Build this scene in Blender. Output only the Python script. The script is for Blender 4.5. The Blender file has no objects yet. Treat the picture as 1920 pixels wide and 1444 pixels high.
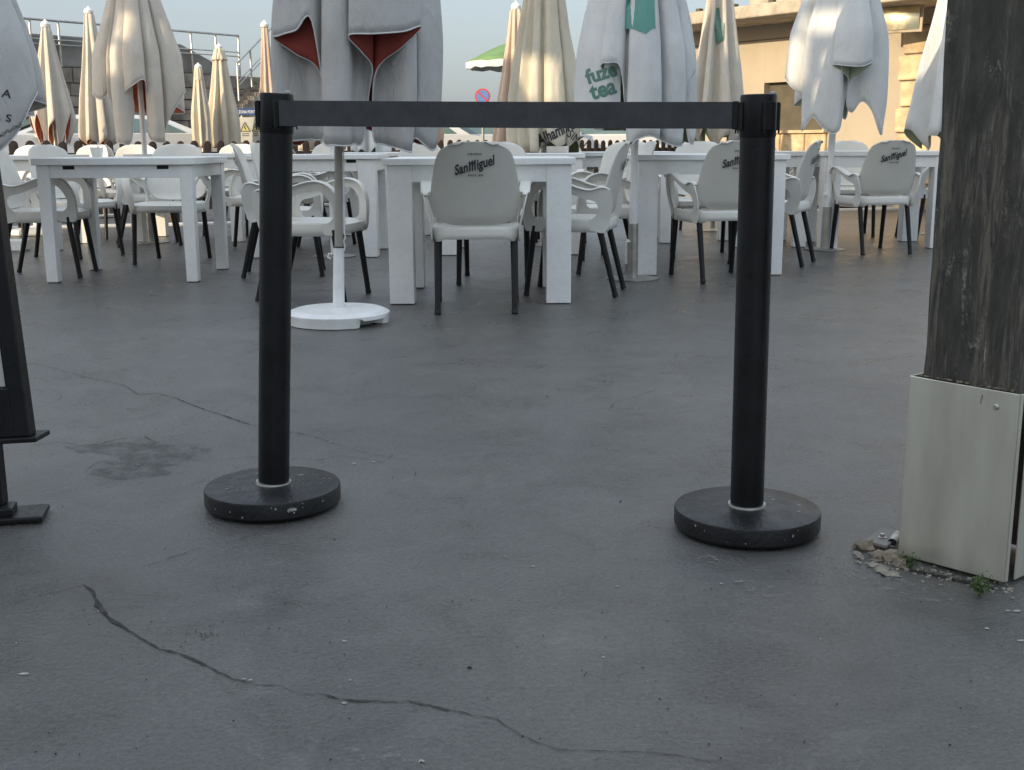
import bpy, bmesh, math, random
from mathutils import Vector, Matrix, noise
from mathutils.bvhtree import BVHTree
R = math.radians
PI = math.pi
random.seed(7)

# ------------------------------------------------------------------ camera
CAM_H = .82; FPX = 2150.0; PITCH = math.atan((722-270)/FPX); ROLL = R(-.3)
scene = bpy.context.scene
col = scene.collection
cd = bpy.data.cameras.new('camera'); cam = bpy.data.objects.new('camera', cd); col.objects.link(cam)
cd.sensor_width = 36; cd.lens = FPX/1920*36; cd.clip_start = .05; cd.clip_end = 3000
cam.matrix_world = Matrix.Translation((0, 0, CAM_H)) @ Matrix.Rotation(PI/2-PITCH, 4, 'X') @ Matrix.Rotation(ROLL, 4, 'Z')
scene.camera = cam

# ------------------------------------------------------------------ light
SUN_EL = R(14.5)
SUN_AZ = Vector((-.75, -.66)).normalized()          # horizontal direction towards the sun
sun_vec = Vector((SUN_AZ.x*math.cos(SUN_EL), SUN_AZ.y*math.cos(SUN_EL), math.sin(SUN_EL)))
w = bpy.data.worlds.new('World'); scene.world = w; w.use_nodes = True
nt = w.node_tree; bg = nt.nodes['Background']
sky = nt.nodes.new('ShaderNodeTexSky'); sky.sky_type = 'NISHITA'; sky.sun_disc = False
sky.sun_elevation = SUN_EL; sky.sun_rotation = math.atan2(sun_vec.x, sun_vec.y)
sky.air_density = 1.0; sky.dust_density = 3.0; sky.ozone_density = 1.0
veil = nt.nodes.new('ShaderNodeMix'); veil.data_type = 'RGBA'; veil.blend_type = 'ADD'; veil.inputs[0].default_value = 1   # thin even haze high up
thin = nt.nodes.new('ShaderNodeVectorMath'); thin.operation = 'SCALE'; thin.inputs[3].default_value = .32
nt.links.new(sky.outputs[0], thin.inputs[0]); nt.links.new(thin.outputs[0], veil.inputs[6]); # veil luminance follows the standard hazy-sky law: brighter overhead than at the horizon
gc = nt.nodes.new('ShaderNodeTexCoord'); sp = nt.nodes.new('ShaderNodeSeparateXYZ'); nt.links.new(gc.outputs['Generated'], sp.inputs[0])
mr = nt.nodes.new('ShaderNodeMapRange'); nt.links.new(sp.outputs['Z'], mr.inputs[0]); mr.inputs[1].default_value = 0; mr.inputs[2].default_value = 1; mr.inputs[3].default_value = 1; mr.inputs[4].default_value = 3.6
vs_ = nt.nodes.new('ShaderNodeVectorMath'); vs_.operation = 'SCALE'; vs_.inputs[0].default_value = (1.13, 1.28, 1.46); nt.links.new(mr.outputs[0], vs_.inputs[3])
nt.links.new(vs_.outputs[0], veil.inputs[7])
nt.links.new(veil.outputs[2], bg.inputs[0]); bg.inputs[1].default_value = .15
sl = bpy.data.lights.new('sun', 'SUN'); so = bpy.data.objects.new('sun', sl); col.objects.link(so)
sl.energy = 2.9; sl.angle = R(.4); sl.color = (1, .82, .57)
so.rotation_euler = (-sun_vec).to_track_quat('-Z', 'Y').to_euler()
so.location = (-20, -18, 12)
scene.view_settings.view_transform = 'Standard'; scene.view_settings.look = 'None'
scene.view_settings.gamma = 1; scene.view_settings.exposure = .76
scene.cycles.max_bounces = 8

# ------------------------------------------------------------------ helpers
def ray(px, py):
    u = (px-960)/FPX; v = -(py-722)/FPX
    c, s = math.cos(ROLL), math.sin(ROLL)
    u, v = c*u-s*v, s*u+c*v
    return Vector((u, math.cos(PITCH)+v*math.sin(PITCH), -math.sin(PITCH)+v*math.cos(PITCH)))
def gp(px, py, z=0.0):
    r = ray(px, py); t = (z-CAM_H)/r.z
    return Vector((r.x*t, r.y*t, z))
def ap(px, py, Y):
    r = ray(px, py); t = Y/r.y
    return Vector((r.x*t, Y, CAM_H+r.z*t))

def tag(o, label=None, cat=None, group=None, kind=None):
    if label: o['label'] = label
    if cat: o['category'] = cat
    if group: o['group'] = group
    if kind: o['kind'] = kind
    return o
def empty(name, loc=(0, 0, 0), rz=0, label=None, cat=None, group=None):
    o = bpy.data.objects.new(name, None); col.objects.link(o)
    o.location = loc; o.rotation_euler = (0, 0, rz); o.empty_display_size = .1
    return tag(o, label, cat, group)
def copy_tree(o, parent=None):
    c = o.copy(); col.objects.link(c)
    if parent is not None: c.parent = parent
    for ch in o.children: copy_tree(ch, c)
    return c

class MB:
    def __init__(s): s.v = []; s.f = []; s.m = []; s.mi = 0
    def add(s, vs, fs):
        b = len(s.v); s.v += [tuple(p) for p in vs]
        for f in fs: s.f.append(tuple(b+i for i in f)); s.m.append(s.mi)
    def box(s, c, d, rz=0, M=None):
        x, y, z = d[0]/2, d[1]/2, d[2]/2
        m = (Matrix.Translation(c) @ Matrix.Rotation(rz, 4, 'Z')) if M is None else M
        vs = [m @ Vector((sx*x, sy*y, sz*z)) for sx in (-1, 1) for sy in (-1, 1) for sz in (-1, 1)]
        s.add(vs, [(0, 1, 3, 2), (4, 6, 7, 5), (0, 4, 5, 1), (2, 3, 7, 6), (0, 2, 6, 4), (1, 5, 7, 3)])
    def tube(s, pts, rad, n=12, cap=True, sx=1.0):
        pts = [Vector(p) for p in pts]; k = len(pts)
        rad = rad if isinstance(rad, (list, tuple)) else [rad]*k
        up = None; rings = []
        for i, p in enumerate(pts):
            t = (pts[min(i+1, k-1)]-pts[max(i-1, 0)]).normalized()
            if up is None:
                up = Vector((0, 0, 1)) if abs(t.z) < .9 else Vector((0, 1, 0))
            a = t.cross(up).normalized(); b = a.cross(t).normalized(); up = b
            rings.append([p+(a*math.cos(2*PI*j/n)*sx+b*math.sin(2*PI*j/n))*rad[i] for j in range(n)])
        vs = [q for r in rings for q in r]
        fs = [(i*n+j, i*n+(j+1) % n, (i+1)*n+(j+1) % n, (i+1)*n+j) for i in range(k-1) for j in range(n)]
        if cap: fs += [tuple(range(n))[::-1], tuple((k-1)*n+j for j in range(n))]
        s.add(vs, fs)
    def lathe(s, prof, c=(0, 0, 0), n=32):
        c = Vector(c); k = len(prof)
        vs = [c+Vector((r*math.cos(2*PI*j/n), r*math.sin(2*PI*j/n), z)) for r, z in prof for j in range(n)]
        fs = [(i*n+j, i*n+(j+1) % n, (i+1)*n+(j+1) % n, (i+1)*n+j) for i in range(k-1) for j in range(n)]
        fs += [tuple(range(n))[::-1], tuple((k-1)*n+j for j in range(n))]
        s.add(vs, fs)
    def grid(s, P, closed=False):
        nu = len(P); nv = len(P[0]); vs = [q for r in P for q in r]; fs = []
        for i in range(nu-1):
            for j in range(nv if closed else nv-1):
                fs.append((i*nv+j, i*nv+(j+1) % nv, (i+1)*nv+(j+1) % nv, (i+1)*nv+j))
        s.add(vs, fs)
    def prism(s, outline, origin, ax, ay, az, depth):
        o = Vector(origin); ax, ay, az = Vector(ax), Vector(ay), Vector(az); n = len(outline)
        vs = [o+ax*a+ay*b for a, b in outline]+[o+ax*a+ay*b+az*depth for a, b in outline]
        s.add(vs, [tuple(range(n))[::-1], tuple(range(n, 2*n))]+[(i, (i+1) % n, (i+1) % n+n, i+n) for i in range(n)])
    def build(s, name, mats, parent=None, smooth=False, bevel=0, solid=0, inner=None, sub=0, angle=35):
        me = bpy.data.meshes.new(name); me.from_pydata(s.v, [], s.f); me.validate()
        mats = mats if isinstance(mats, (list, tuple)) else [mats]
        for m in mats: me.materials.append(m)
        if len(mats) > 1 and len(me.polygons) == len(s.m):
            me.polygons.foreach_set('material_index', s.m)
        bm = bmesh.new(); bm.from_mesh(me); 
        if not solid: bmesh.ops.recalc_face_normals(bm, faces=bm.faces)
        bm.to_mesh(me); bm.free()
        if smooth:
            me.polygons.foreach_set('use_smooth', [True]*len(me.polygons))
            try: me.set_sharp_from_angle(angle=R(angle))
            except Exception: pass
        o = bpy.data.objects.new(name, me); col.objects.link(o)
        if parent is not None: o.parent = parent
        if solid:
            md = o.modifiers.new('solid', 'SOLIDIFY'); md.thickness = abs(solid); md.offset = -1 if solid > 0 else 1
            if inner is not None: md.material_offset = inner
        if bevel:
            md = o.modifiers.new('bevel', 'BEVEL'); md.width = bevel; md.segments = 2; md.limit_method = 'ANGLE'; md.angle_limit = R(40)
        if sub:
            md = o.modifiers.new('sub', 'SUBSURF'); md.levels = sub; md.render_levels = sub
        return o

# ------------------------------------------------------------------ materials
def newmat(name):
    m = bpy.data.materials.new(name); m.use_nodes = True
    return m, m.node_tree, m.node_tree.nodes['Principled BSDF']
def mat(name, c, rough=.5, metal=0, var=.08, scale=6.0, bump=0.0, bscale=200, c2=None, spec=.5, coat=0, trans=0, detail=5, lo=.35, hi=.65, grime=0.0, gscale=14, crease=0.0, rvar=.10):
    m, nt, b = newmat(name); N = nt.nodes; L = nt.links
    tc = N.new('ShaderNodeTexCoord')
    def nz(sc, det=5, vec=None, ro=.5):
        n = N.new('ShaderNodeTexNoise'); n.inputs['Scale'].default_value = sc; n.inputs['Detail'].default_value = det; n.inputs['Roughness'].default_value = ro
        L.new(vec or tc.outputs['Object'], n.inputs['Vector']); return n
    n0 = nz(scale, detail)
    cr = N.new('ShaderNodeValToRGB'); L.new(n0.outputs[0], cr.inputs[0])
    a = c if c2 is None else c2
    cr.color_ramp.elements[0].position = lo; cr.color_ramp.elements[1].position = hi
    cr.color_ramp.elements[0].color = tuple(x*(1-var) for x in a)+(1,)
    cr.color_ramp.elements[1].color = tuple(min(1, x*(1+var)) for x in c)+(1,)
    colr = cr.outputs[0]
    if grime:
        g = nz(gscale, 9, ro=.72); gr = N.new('ShaderNodeMapRange'); L.new(g.outputs[0], gr.inputs[0])
        gr.inputs[1].default_value = .50; gr.inputs[2].default_value = .78; gr.inputs[3].default_value = 0; gr.inputs[4].default_value = grime
        mx = N.new('ShaderNodeMix'); mx.data_type = 'RGBA'; L.new(gr.outputs[0], mx.inputs[0]); L.new(colr, mx.inputs[6]); mx.inputs[7].default_value = (.20, .185, .155, 1)
        colr = mx.outputs[2]
    L.new(colr, b.inputs['Base Color'])
    r_ = nz(scale*2.3+3, 6, ro=.65); rm = N.new('ShaderNodeMapRange'); L.new(r_.outputs[0], rm.inputs[0]); rm.inputs[1].default_value = .3; rm.inputs[2].default_value = .7
    rm.inputs[3].default_value = max(.02, rough-rvar*(rough > .1)); rm.inputs[4].default_value = min(1, rough+rvar*(rough > .1)); L.new(rm.outputs[0], b.inputs['Roughness'])
    b.inputs['Metallic'].default_value = metal
    b.inputs['Specular IOR Level'].default_value = spec
    if coat: b.inputs['Coat Weight'].default_value = coat
    last = None
    if crease:
        mp = N.new('ShaderNodeMapping'); mp.inputs['Scale'].default_value = (1, 1, .35); L.new(tc.outputs['Object'], mp.inputs[0])
        n3 = nz(11, 5, mp.outputs[0], .55); n3.inputs['Distortion'].default_value = .7
        bp = N.new('ShaderNodeBump'); bp.inputs['Strength'].default_value = crease; bp.inputs['Distance'].default_value = .035
        L.new(n3.outputs[0], bp.inputs['Height']); last = bp.outputs[0]
    if bump:
        n2 = nz(bscale, 4)
        bp = N.new('ShaderNodeBump'); bp.inputs['Strength'].default_value = bump; bp.inputs['Distance'].default_value = .01
        L.new(n2.outputs[0], bp.inputs['Height'])
        if last is not None: L.new(last, bp.inputs['Normal'])
        last = bp.outputs[0]
    if last is not None: L.new(last, b.inputs['Normal'])
    if trans:
        t = N.new('ShaderNodeBsdfTranslucent'); L.new(colr, t.inputs[0])
        if last is not None: L.new(last, t.inputs['Normal'])
        mx = N.new('ShaderNodeMixShader'); mx.inputs[0].default_value = trans
        out = N['Material Output']; L.new(b.outputs[0], mx.inputs[1]); L.new(t.outputs[0], mx.inputs[2]); L.new(mx.outputs[0], out.inputs[0])
    return m

M = {}
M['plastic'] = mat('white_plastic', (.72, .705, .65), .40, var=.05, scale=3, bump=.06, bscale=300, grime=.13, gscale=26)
M['plastic_back'] = mat('shaded_plastic', (.56, .545, .49), .45, var=.05, scale=3, bump=.06, bscale=300, grime=.15, gscale=24)  # outer backrest tone: shade on the tilted backs put into the colour
M['plastic_old'] = mat('cream_plastic', (.72, .69, .60), .42, var=.06, scale=3)
M['tablewhite'] = mat('painted_table', (.81, .81, .79), .45, var=.05, scale=5, bump=.12, bscale=60, grime=.16, gscale=34)
M['legblack'] = mat('black_leg', (.010, .010, .011), .45, var=.3, scale=20, spec=.3)
M['black'] = mat('black_powdercoat', (.007, .0072, .008), .36, var=.4, scale=12, bump=.10, bscale=420, rvar=.14, spec=.32)
M['blackrub'] = mat('black_rubber', (.009, .009, .010), .40, spec=.4, var=.4, scale=9, bump=.2, bscale=90)
M['webbing'] = mat('webbing', (.045, .046, .05), .7, var=.15, scale=30, bump=.25, bscale=420)
M['chip'] = mat('chipped_paint', (.33, .32, .30), .7, var=.2, scale=60)
M['ink'] = mat('ink', (.03, .03, .035), .5)
M['faded_ink'] = mat('faded_ink', (.30, .30, .28), .6)
M['greenink'] = mat('green_ink', (.085, .19, .15), .6)
M['teal'] = mat('teal_panel', (.12, .31, .26), .75, var=.05)
M['grey_cloth'] = mat('grey_cloth', (.57, .56, .54), .85, var=.06, scale=4, bump=.25, bscale=350, trans=.12, grime=.18, gscale=5, crease=.55)
M['white_cloth'] = mat('white_cloth', (.76, .76, .745), .85, var=.05, scale=4, bump=.2, bscale=350, trans=.18, grime=.14, gscale=6, crease=.5)
M['cream_cloth'] = mat('cream_cloth', (.74, .67, .53), .85, var=.06, scale=4, bump=.2, bscale=350, trans=.2, grime=.12, gscale=6, crease=.5)
M['peach_cloth'] = mat('peach_cloth', (.74, .58, .45), .85, var=.07, scale=4, bump=.2, bscale=350, trans=.2, grime=.12, gscale=6, crease=.5)
M['sand_cloth'] = mat('sand_cloth', (.68, .62, .53), .85, var=.06, scale=4, bump=.2, bscale=350, trans=.16, grime=.15, gscale=6, crease=.5)
M['red_under'] = mat('red_underside', (.30, .055, .04), .85, var=.15, scale=5, trans=.15)
M['orange_under'] = mat('orange_underside', (.55, .17, .09), .85, var=.12, scale=5, trans=.2)
M['green_under'] = mat('olive_underside', (.17, .20, .10), .85, var=.12, scale=5, trans=.15)
M['pale_under'] = mat('pale_underside', (.42, .46, .32), .85, var=.1, scale=5, trans=.2)
M['green_cloth'] = mat('green_cloth', (.20, .34, .14), .8, var=.15, scale=3, trans=.25)
M['steel'] = mat('galvanised', (.42, .41, .38), .42, metal=.85, var=.15, scale=14)
M['steel_dull'] = mat('dull_pole', (.36, .34, .30), .5, metal=.3, var=.08, scale=10)
M['whitepole'] = mat('white_pole', (.78, .78, .76), .4, var=.06, scale=8, grime=.2)
M['picket'] = mat('brown_picket', (.095, .058, .040), .7, var=.35, scale=8, bump=.3, bscale=60)
M['stone'] = mat('harbour_stone', (.26, .23, .19), .9, c2=(.15, .13, .11), var=.2, scale=3.2, bump=.8, bscale=14)
M['concrete'] = mat('old_concrete', (.21, .20, .18), .9, var=.25, scale=1.2, bump=.5, bscale=20)
M['wall'] = mat('sandy_render', (.44, .375, .285), .85, var=.06, scale=1.5, bump=.3, bscale=40, grime=.25, gscale=2.5)
M['wallstone'] = mat('rough_yellow_stone', (.58, .44, .27), .9, var=.25, scale=6, bump=1.0, bscale=18)
M['roofconc'] = mat('roof_slab', (.42, .36, .28), .9, var=.25, scale=5, bump=.6, bscale=25)
M['darkwin'] = mat('shuttered_opening', (.10, .085, .055), .5, var=.15)
M['glass'] = mat('car_glass', (.16, .24, .23), .06, var=.2, scale=2, spec=.8)
M['carwhite'] = mat('white_car_paint', (.75, .75, .74), .25, var=.02, coat=.6)
M['tyre'] = mat('tyre', (.02, .02, .02), .8)
M['signblue'] = mat('sign_blue', (.03, .07, .22), .5)
M['signgrey'] = mat('sign_grey', (.48, .47, .42), .6)
M['signyellow'] = mat('sign_yellow', (.55, .47, .20), .6)
M['signred'] = mat('sign_red', (.55, .06, .07), .5)
M['signmidblue'] = mat('sign_mid_blue', (.12, .22, .50), .5)
M['rock'] = mat('rubble', (.21, .17, .125), .95, var=.45, scale=30, bump=.8, bscale=80)
M['mortar'] = mat('mortar_crumbs', (.25, .225, .185), .95, var=.3, scale=40, bump=.5, bscale=90)
M['leaf'] = mat('weed_leaf', (.07, .11, .03), .6, var=.3, scale=20, trans=.2)
M['pane'] = mat('glint_mirror', (.85, .76, .52), .20, metal=1, var=.02, rvar=.03)  # mirror-like pane for the added sun glint
M['kerb'] = mat('kerb_paint', (.62, .60, .56), .8, var=.15, scale=3)
M['road'] = mat('road_asphalt', (.075, .075, .078), .85, var=.2, scale=1.5, bump=.4, bscale=80)
M['dirt'] = mat('dirt', (.018, .016, .013), .95)

def crack_mat():
    m, nt, b = newmat('crack_fill'); N = nt.nodes; L = nt.links
    tc = N.new('ShaderNodeTexCoord'); nz = N.new('ShaderNodeTexNoise'); nz.inputs['Scale'].default_value = 60; nz.inputs['Detail'].default_value = 8
    L.new(tc.outputs['Object'], nz.inputs['Vector'])
    cr = N.new('ShaderNodeValToRGB'); L.new(nz.outputs[0], cr.inputs[0])
    cr.color_ramp.elements[0].position = .35; cr.color_ramp.elements[0].color = (.012, .012, .012, 1)
    cr.color_ramp.elements[1].position = .7; cr.color_ramp.elements[1].color = (.062, .060, .057, 1)
    L.new(cr.outputs[0], b.inputs['Base Color']); b.inputs['Roughness'].default_value = .9
    return m
M['crack'] = crack_mat()

def floor_mat():
    m, nt, b = newmat('painted_concrete_floor'); N = nt.nodes; L = nt.links
    tc = N.new('ShaderNodeTexCoord')
    def nz(sc, det=6, rough=.6, dist=0):
        n = N.new('ShaderNodeTexNoise'); n.inputs['Scale'].default_value = sc; n.inputs['Detail'].default_value = det
        n.inputs['Roughness'].default_value = rough; n.inputs['Distortion'].default_value = dist
        L.new(tc.outputs['Object'], n.inputs['Vector']); return n
    def ramp(src, a, ca, bb, cb):
        r = N.new('ShaderNodeValToRGB'); L.new(src, r.inputs[0])
        r.color_ramp.elements[0].position = a; r.color_ramp.elements[0].color = ca
        r.color_ramp.elements[1].position = bb; r.color_ramp.elements[1].color = cb; return r
    big = nz(.75, 6, .55, .4); mid = nz(4.5, 10, .7, .9); fine = nz(110, 4, .75); pale = nz(2.3, 12, .72, 1.4); spk = nz(240, 2, .5); dark = nz(1.6, 12, .75, 1.0)
    c1 = ramp(big.outputs[0], .35, (.066, .065, .063, 1), .68, (.112, .106, .097, 1))
    c2 = ramp(mid.outputs[0], .3, (.74, .74, .75, 1), .7, (1.18, 1.18, 1.16, 1))
    c3 = ramp(fine.outputs[0], .3, (.62, .62, .62, 1), .68, (1.32, 1.32, 1.32, 1))
    def mul(a, bb, mode='MULTIPLY'):
        x = N.new('ShaderNodeMix'); x.data_type = 'RGBA'; x.blend_type = mode; x.inputs[0].default_value = 1
        L.new(a, x.inputs[6]); L.new(bb, x.inputs[7]); return x.outputs[2]
    base = mul(mul(c1.outputs[0], c2.outputs[0]), c3.outputs[0])
    d_ = ramp(dark.outputs[0], .56, (1, 1, 1, 1), .72, (.62, .62, .63, 1)); base = mul(base, d_.outputs[0])
    p_ = ramp(pale.outputs[0], .58, (0, 0, 0, 1), .78, (.055, .053, .049, 1)); base = mul(base, p_.outputs[0], 'ADD')
    s_ = ramp(spk.outputs[0], .74, (0, 0, 0, 1), .80, (.06, .06, .06, 1)); base = mul(base, s_.outputs[0], 'ADD')
    L.new(base, b.inputs['Base Color'])
    rr = ramp(mid.outputs[0], .3, (.22, .22, .22, 1), .75, (.46, .46, .46, 1)); L.new(rr.outputs[0], b.inputs['Roughness'])
    b.inputs['Specular IOR Level'].default_value = .8
    # brushed-on coating: fine grain, soft undulation
    g1 = nz(105, 4, .7); g2 = nz(14, 5, .6, .8); g3 = nz(2.2, 3)
    bp1 = N.new('ShaderNodeBump'); bp1.inputs['Strength'].default_value = .85; bp1.inputs['Distance'].default_value = .006; L.new(g1.outputs[0], bp1.inputs['Height'])
    bp2 = N.new('ShaderNodeBump'); bp2.inputs['Strength'].default_value = .12; bp2.inputs['Distance'].default_value = .03; L.new(g2.outputs[0], bp2.inputs['Height']); L.new(bp1.outputs[0], bp2.inputs['Normal'])
    bp3 = N.new('ShaderNodeBump'); bp3.inputs['Strength'].default_value = .15; bp3.inputs['Distance'].default_value = .08; L.new(g3.outputs[0], bp3.inputs['Height']); L.new(bp2.outputs[0], bp3.inputs['Normal'])
    L.new(bp3.outputs[0], b.inputs['Normal'])
    return m
M['floor'] = floor_mat()

def wood_mat():
    m, nt, b = newmat('weathered_black_wood'); N = nt.nodes; L = nt.links
    tc = N.new('ShaderNodeTexCoord')
    def nz(scv, sc, det=10, dist=0, ro=.7):
        mp = N.new('ShaderNodeMapping'); mp.inputs['Scale'].default_value = scv; L.new(tc.outputs['Object'], mp.inputs[0])
        n = N.new('ShaderNodeTexNoise'); n.inputs['Scale'].default_value = sc; n.inputs['Detail'].default_value = det
        n.inputs['Distortion'].default_value = dist; n.inputs['Roughness'].default_value = ro
        L.new(mp.outputs[0], n.inputs['Vector']); return n.outputs[0]
    def ramp(src, a, ca, bb, cb):
        r = N.new('ShaderNodeValToRGB'); L.new(src, r.inputs[0]); r.color_ramp.elements[0].position = a; r.color_ramp.elements[0].color = ca+(1,)
        r.color_ramp.elements[1].position = bb; r.color_ramp.elements[1].color = cb+(1,); return r.outputs[0]
    def mix(f, a, bb):
        x = N.new('ShaderNodeMix'); x.data_type = 'RGBA'; L.new(f, x.inputs[0]); L.new(a, x.inputs[6])
        if isinstance(bb, tuple): x.inputs[7].default_value = bb+(1,)
        else: L.new(bb, x.inputs[7])
        return x.outputs[2]
    def mul(a, bb):
        x = N.new('ShaderNodeMath'); x.operation = 'MULTIPLY'; L.new(a, x.inputs[0]); L.new(bb, x.inputs[1]); return x.outputs[0]
    grain = nz((1, 1, .10), 95, 12, .5, .78); band = nz((1, 1, .09), 20, 10, 1.0, .7); blot = nz((1, 1, .30), 13, 12, 1.2, .75); grit = nz((1, 1, .5), 240, 3)
    paint = ramp(nz((1, 1, .4), 30, 6), .35, (.034, .031, .024), .7, (.085, .078, .062))
    bare = ramp(grain, .38, (.06, .052, .038), .62, (.19, .168, .130))
    wear = ramp(band, .47, (0, 0, 0), .56, (1, 1, 1)); g1 = ramp(grain, .44, (0, 0, 0), .53, (1, 1, 1))
    col_ = mix(mul(wear, g1), paint, bare)
    flake = ramp(blot, .56, (0, 0, 0), .63, (1, 1, 1)); g2 = ramp(grit, .45, (0, 0, 0), .6, (.85, .85, .85))
    col_ = mix(mul(flake, g2), col_, (.36, .34, .27))
    scr = ramp(nz((1, 1, .025), 60, 3, .2), .66, (0, 0, 0), .69, (1, 1, 1)); col_ = mix(mul(scr, g2), col_, (.42, .40, .32))
    L.new(col_, b.inputs['Base Color']); b.inputs['Roughness'].default_value = .58
    bp = N.new('ShaderNodeBump'); bp.inputs['Strength'].default_value = 1; bp.inputs['Distance'].default_value = .006; L.new(grain, bp.inputs['Height'])
    bp2 = N.new('ShaderNodeBump'); bp2.inputs['Strength'].default_value = .8; bp2.inputs['Distance'].default_value = .012; L.new(blot, bp2.inputs['Height']); L.new(bp.outputs[0], bp2.inputs['Normal'])
    L.new(bp2.outputs[0], b.inputs['Normal']); return m
M['wood'] = wood_mat()
def sheet_mat():
    m, nt, b = newmat('brushed_sheet_metal'); N = nt.nodes; L = nt.links
    tc = N.new('ShaderNodeTexCoord'); mp = N.new('ShaderNodeMapping'); mp.inputs['Scale'].default_value = (1, 1, .22); L.new(tc.outputs['Object'], mp.inputs[0])
    n = N.new('ShaderNodeTexNoise'); n.inputs['Scale'].default_value = 16; n.inputs['Detail'].default_value = 7; L.new(mp.outputs[0], n.inputs['Vector'])
    r = N.new('ShaderNodeValToRGB'); L.new(n.outputs[0], r.inputs[0]); r.color_ramp.elements[0].color = (.55, .52, .43, 1); r.color_ramp.elements[1].color = (.72, .69, .59, 1)
    r.color_ramp.elements[0].position = .3; r.color_ramp.elements[1].position = .7
    L.new(r.outputs[0], b.inputs['Base Color']); b.inputs['Metallic'].default_value = .6
    n2 = N.new('ShaderNodeTexNoise'); n2.inputs['Scale'].default_value = 14; n2.inputs['Detail'].default_value = 6; L.new(tc.outputs['Object'], n2.inputs['Vector'])
    rr = N.new('ShaderNodeMapRange'); L.new(n2.outputs[0], rr.inputs[0]); rr.inputs[3].default_value = .22; rr.inputs[4].default_value = .42; L.new(rr.outputs[0], b.inputs['Roughness'])
    bp = N.new('ShaderNodeBump'); bp.inputs['Strength'].default_value = .12; bp.inputs['Distance'].default_value = .02; L.new(n.outputs[0], bp.inputs['Height']); L.new(bp.outputs[0], b.inputs['Normal'])
    return m
M['sheet'] = sheet_mat()

# ------------------------------------------------------------------ lettering
def bvh_of(o):
    me = o.data
    return BVHTree.FromPolygons([v.co.copy() for v in me.vertices], [tuple(p.vertices) for p in me.polygons])
def text_mesh(txt, size, bold=0, shear=0, xs=1.0, sub=1, spacing=1.0):
    c = bpy.data.curves.new('lettering_src', 'FONT'); c.body = txt; c.size = size; c.offset = bold; c.shear = shear
    c.align_x = 'CENTER'; c.align_y = 'CENTER'; c.resolution_u = 3; c.space_character = spacing
    o = bpy.data.objects.new('lettering_src', c)
    me = bpy.data.meshes.new_from_object(o)
    bm = bmesh.new(); bm.from_mesh(me)
    bmesh.ops.triangulate(bm, faces=bm.faces)
    if sub: bmesh.ops.subdivide_edges(bm, edges=bm.edges, cuts=sub, use_grid_fill=True)
    vs = [(v.co.x*xs, v.co.y) for v in bm.verts]; fs = [[v.index for v in f.verts] for f in bm.faces]
    bm.free(); bpy.data.objects.remove(o); bpy.data.curves.remove(c)
    return vs, fs
def decal(name, vf, origin, ax, ay, target, material, parent, off=.0015, reach=.4):
    """letters or marks laid on a surface: every vertex dropped onto it along -n"""
    ax = Vector(ax).normalized(); ay = Vector(ay).normalized(); n = ax.cross(ay).normalized(); origin = Vector(origin)
    tree = bvh_of(target) if target is not None else None
    pts = []
    for a, b in vf[0]:
        p = origin+ax*a+ay*b
        if tree is not None:
            h = tree.ray_cast(p+n*reach, -n, reach*2)
            if h[0] is not None: p = h[0]+n*off
        pts.append(p)
    mb = MB(); mb.add(pts, vf[1])
    return mb.build(name, material, parent)

# ================================================================== SETTING
# ground far around, terrace floor, kerb, road
mb = MB(); mb.add([(-400, -60, -.03), (400, -60, -.03), (400, 900, -.03), (-400, 900, -.03)], [(0, 1, 2, 3)])
tag(mb.build('ground', M['road']), kind='structure')
def kerb_y(x): return 13.04+.265*x
mb = MB()
mb.add([(-14, -9, 0), (16, -9, 0), (16, kerb_y(16), 0), (-14, kerb_y(-14), 0)], [(0, 1, 2, 3)])
floor = tag(mb.build('terrace_floor', M['floor']), kind='structure')
mb = MB()
a = math.atan(.265)
mb.box((1, 13.04+.265+.07, -.005), (31.5, .13, .06), rz=a)
tag(mb.build('kerb', M['kerb'], bevel=.01), kind='structure')

def ribbon(pts, widths, jit=.004, seed=1, step=.006, z=.0018):
    rnd = random.Random(seed); P = []
    for i in range(len(pts)-1):
        A, B = gp(*pts[i]), gp(*pts[i+1]); n = max(2, int((B-A).length/step))
        for k in range(n):
            t = k/n; P.append((A.lerp(B, t), widths[i]*(1-t)+widths[i+1]*t))
    P.append((gp(*pts[-1]), widths[-1]))
    L_, R_ = [], []
    for i, (p, wd) in enumerate(P):
        d = (P[min(i+1, len(P)-1)][0]-P[max(i-1, 0)][0]).normalized(); nrm = Vector((-d.y, d.x, 0))
        w_ = wd*.58*max(.30, .85+1.3*noise.noise(p*38+Vector((0, seed, 0)))+.7*(rnd.random()-.5))
        c = p+nrm*noise.noise(p*9+Vector((seed, 0, 0)))*jit*2.5+nrm*noise.noise(p*60+Vector((seed, 0, 0)))*jit+nrm*(rnd.random()-.5)*jit*.35
        L_.append(c+nrm*w_/2+Vector((0, 0, z))); R_.append(c-nrm*w_/2+Vector((0, 0, z)))
    return [L_, R_]
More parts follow.
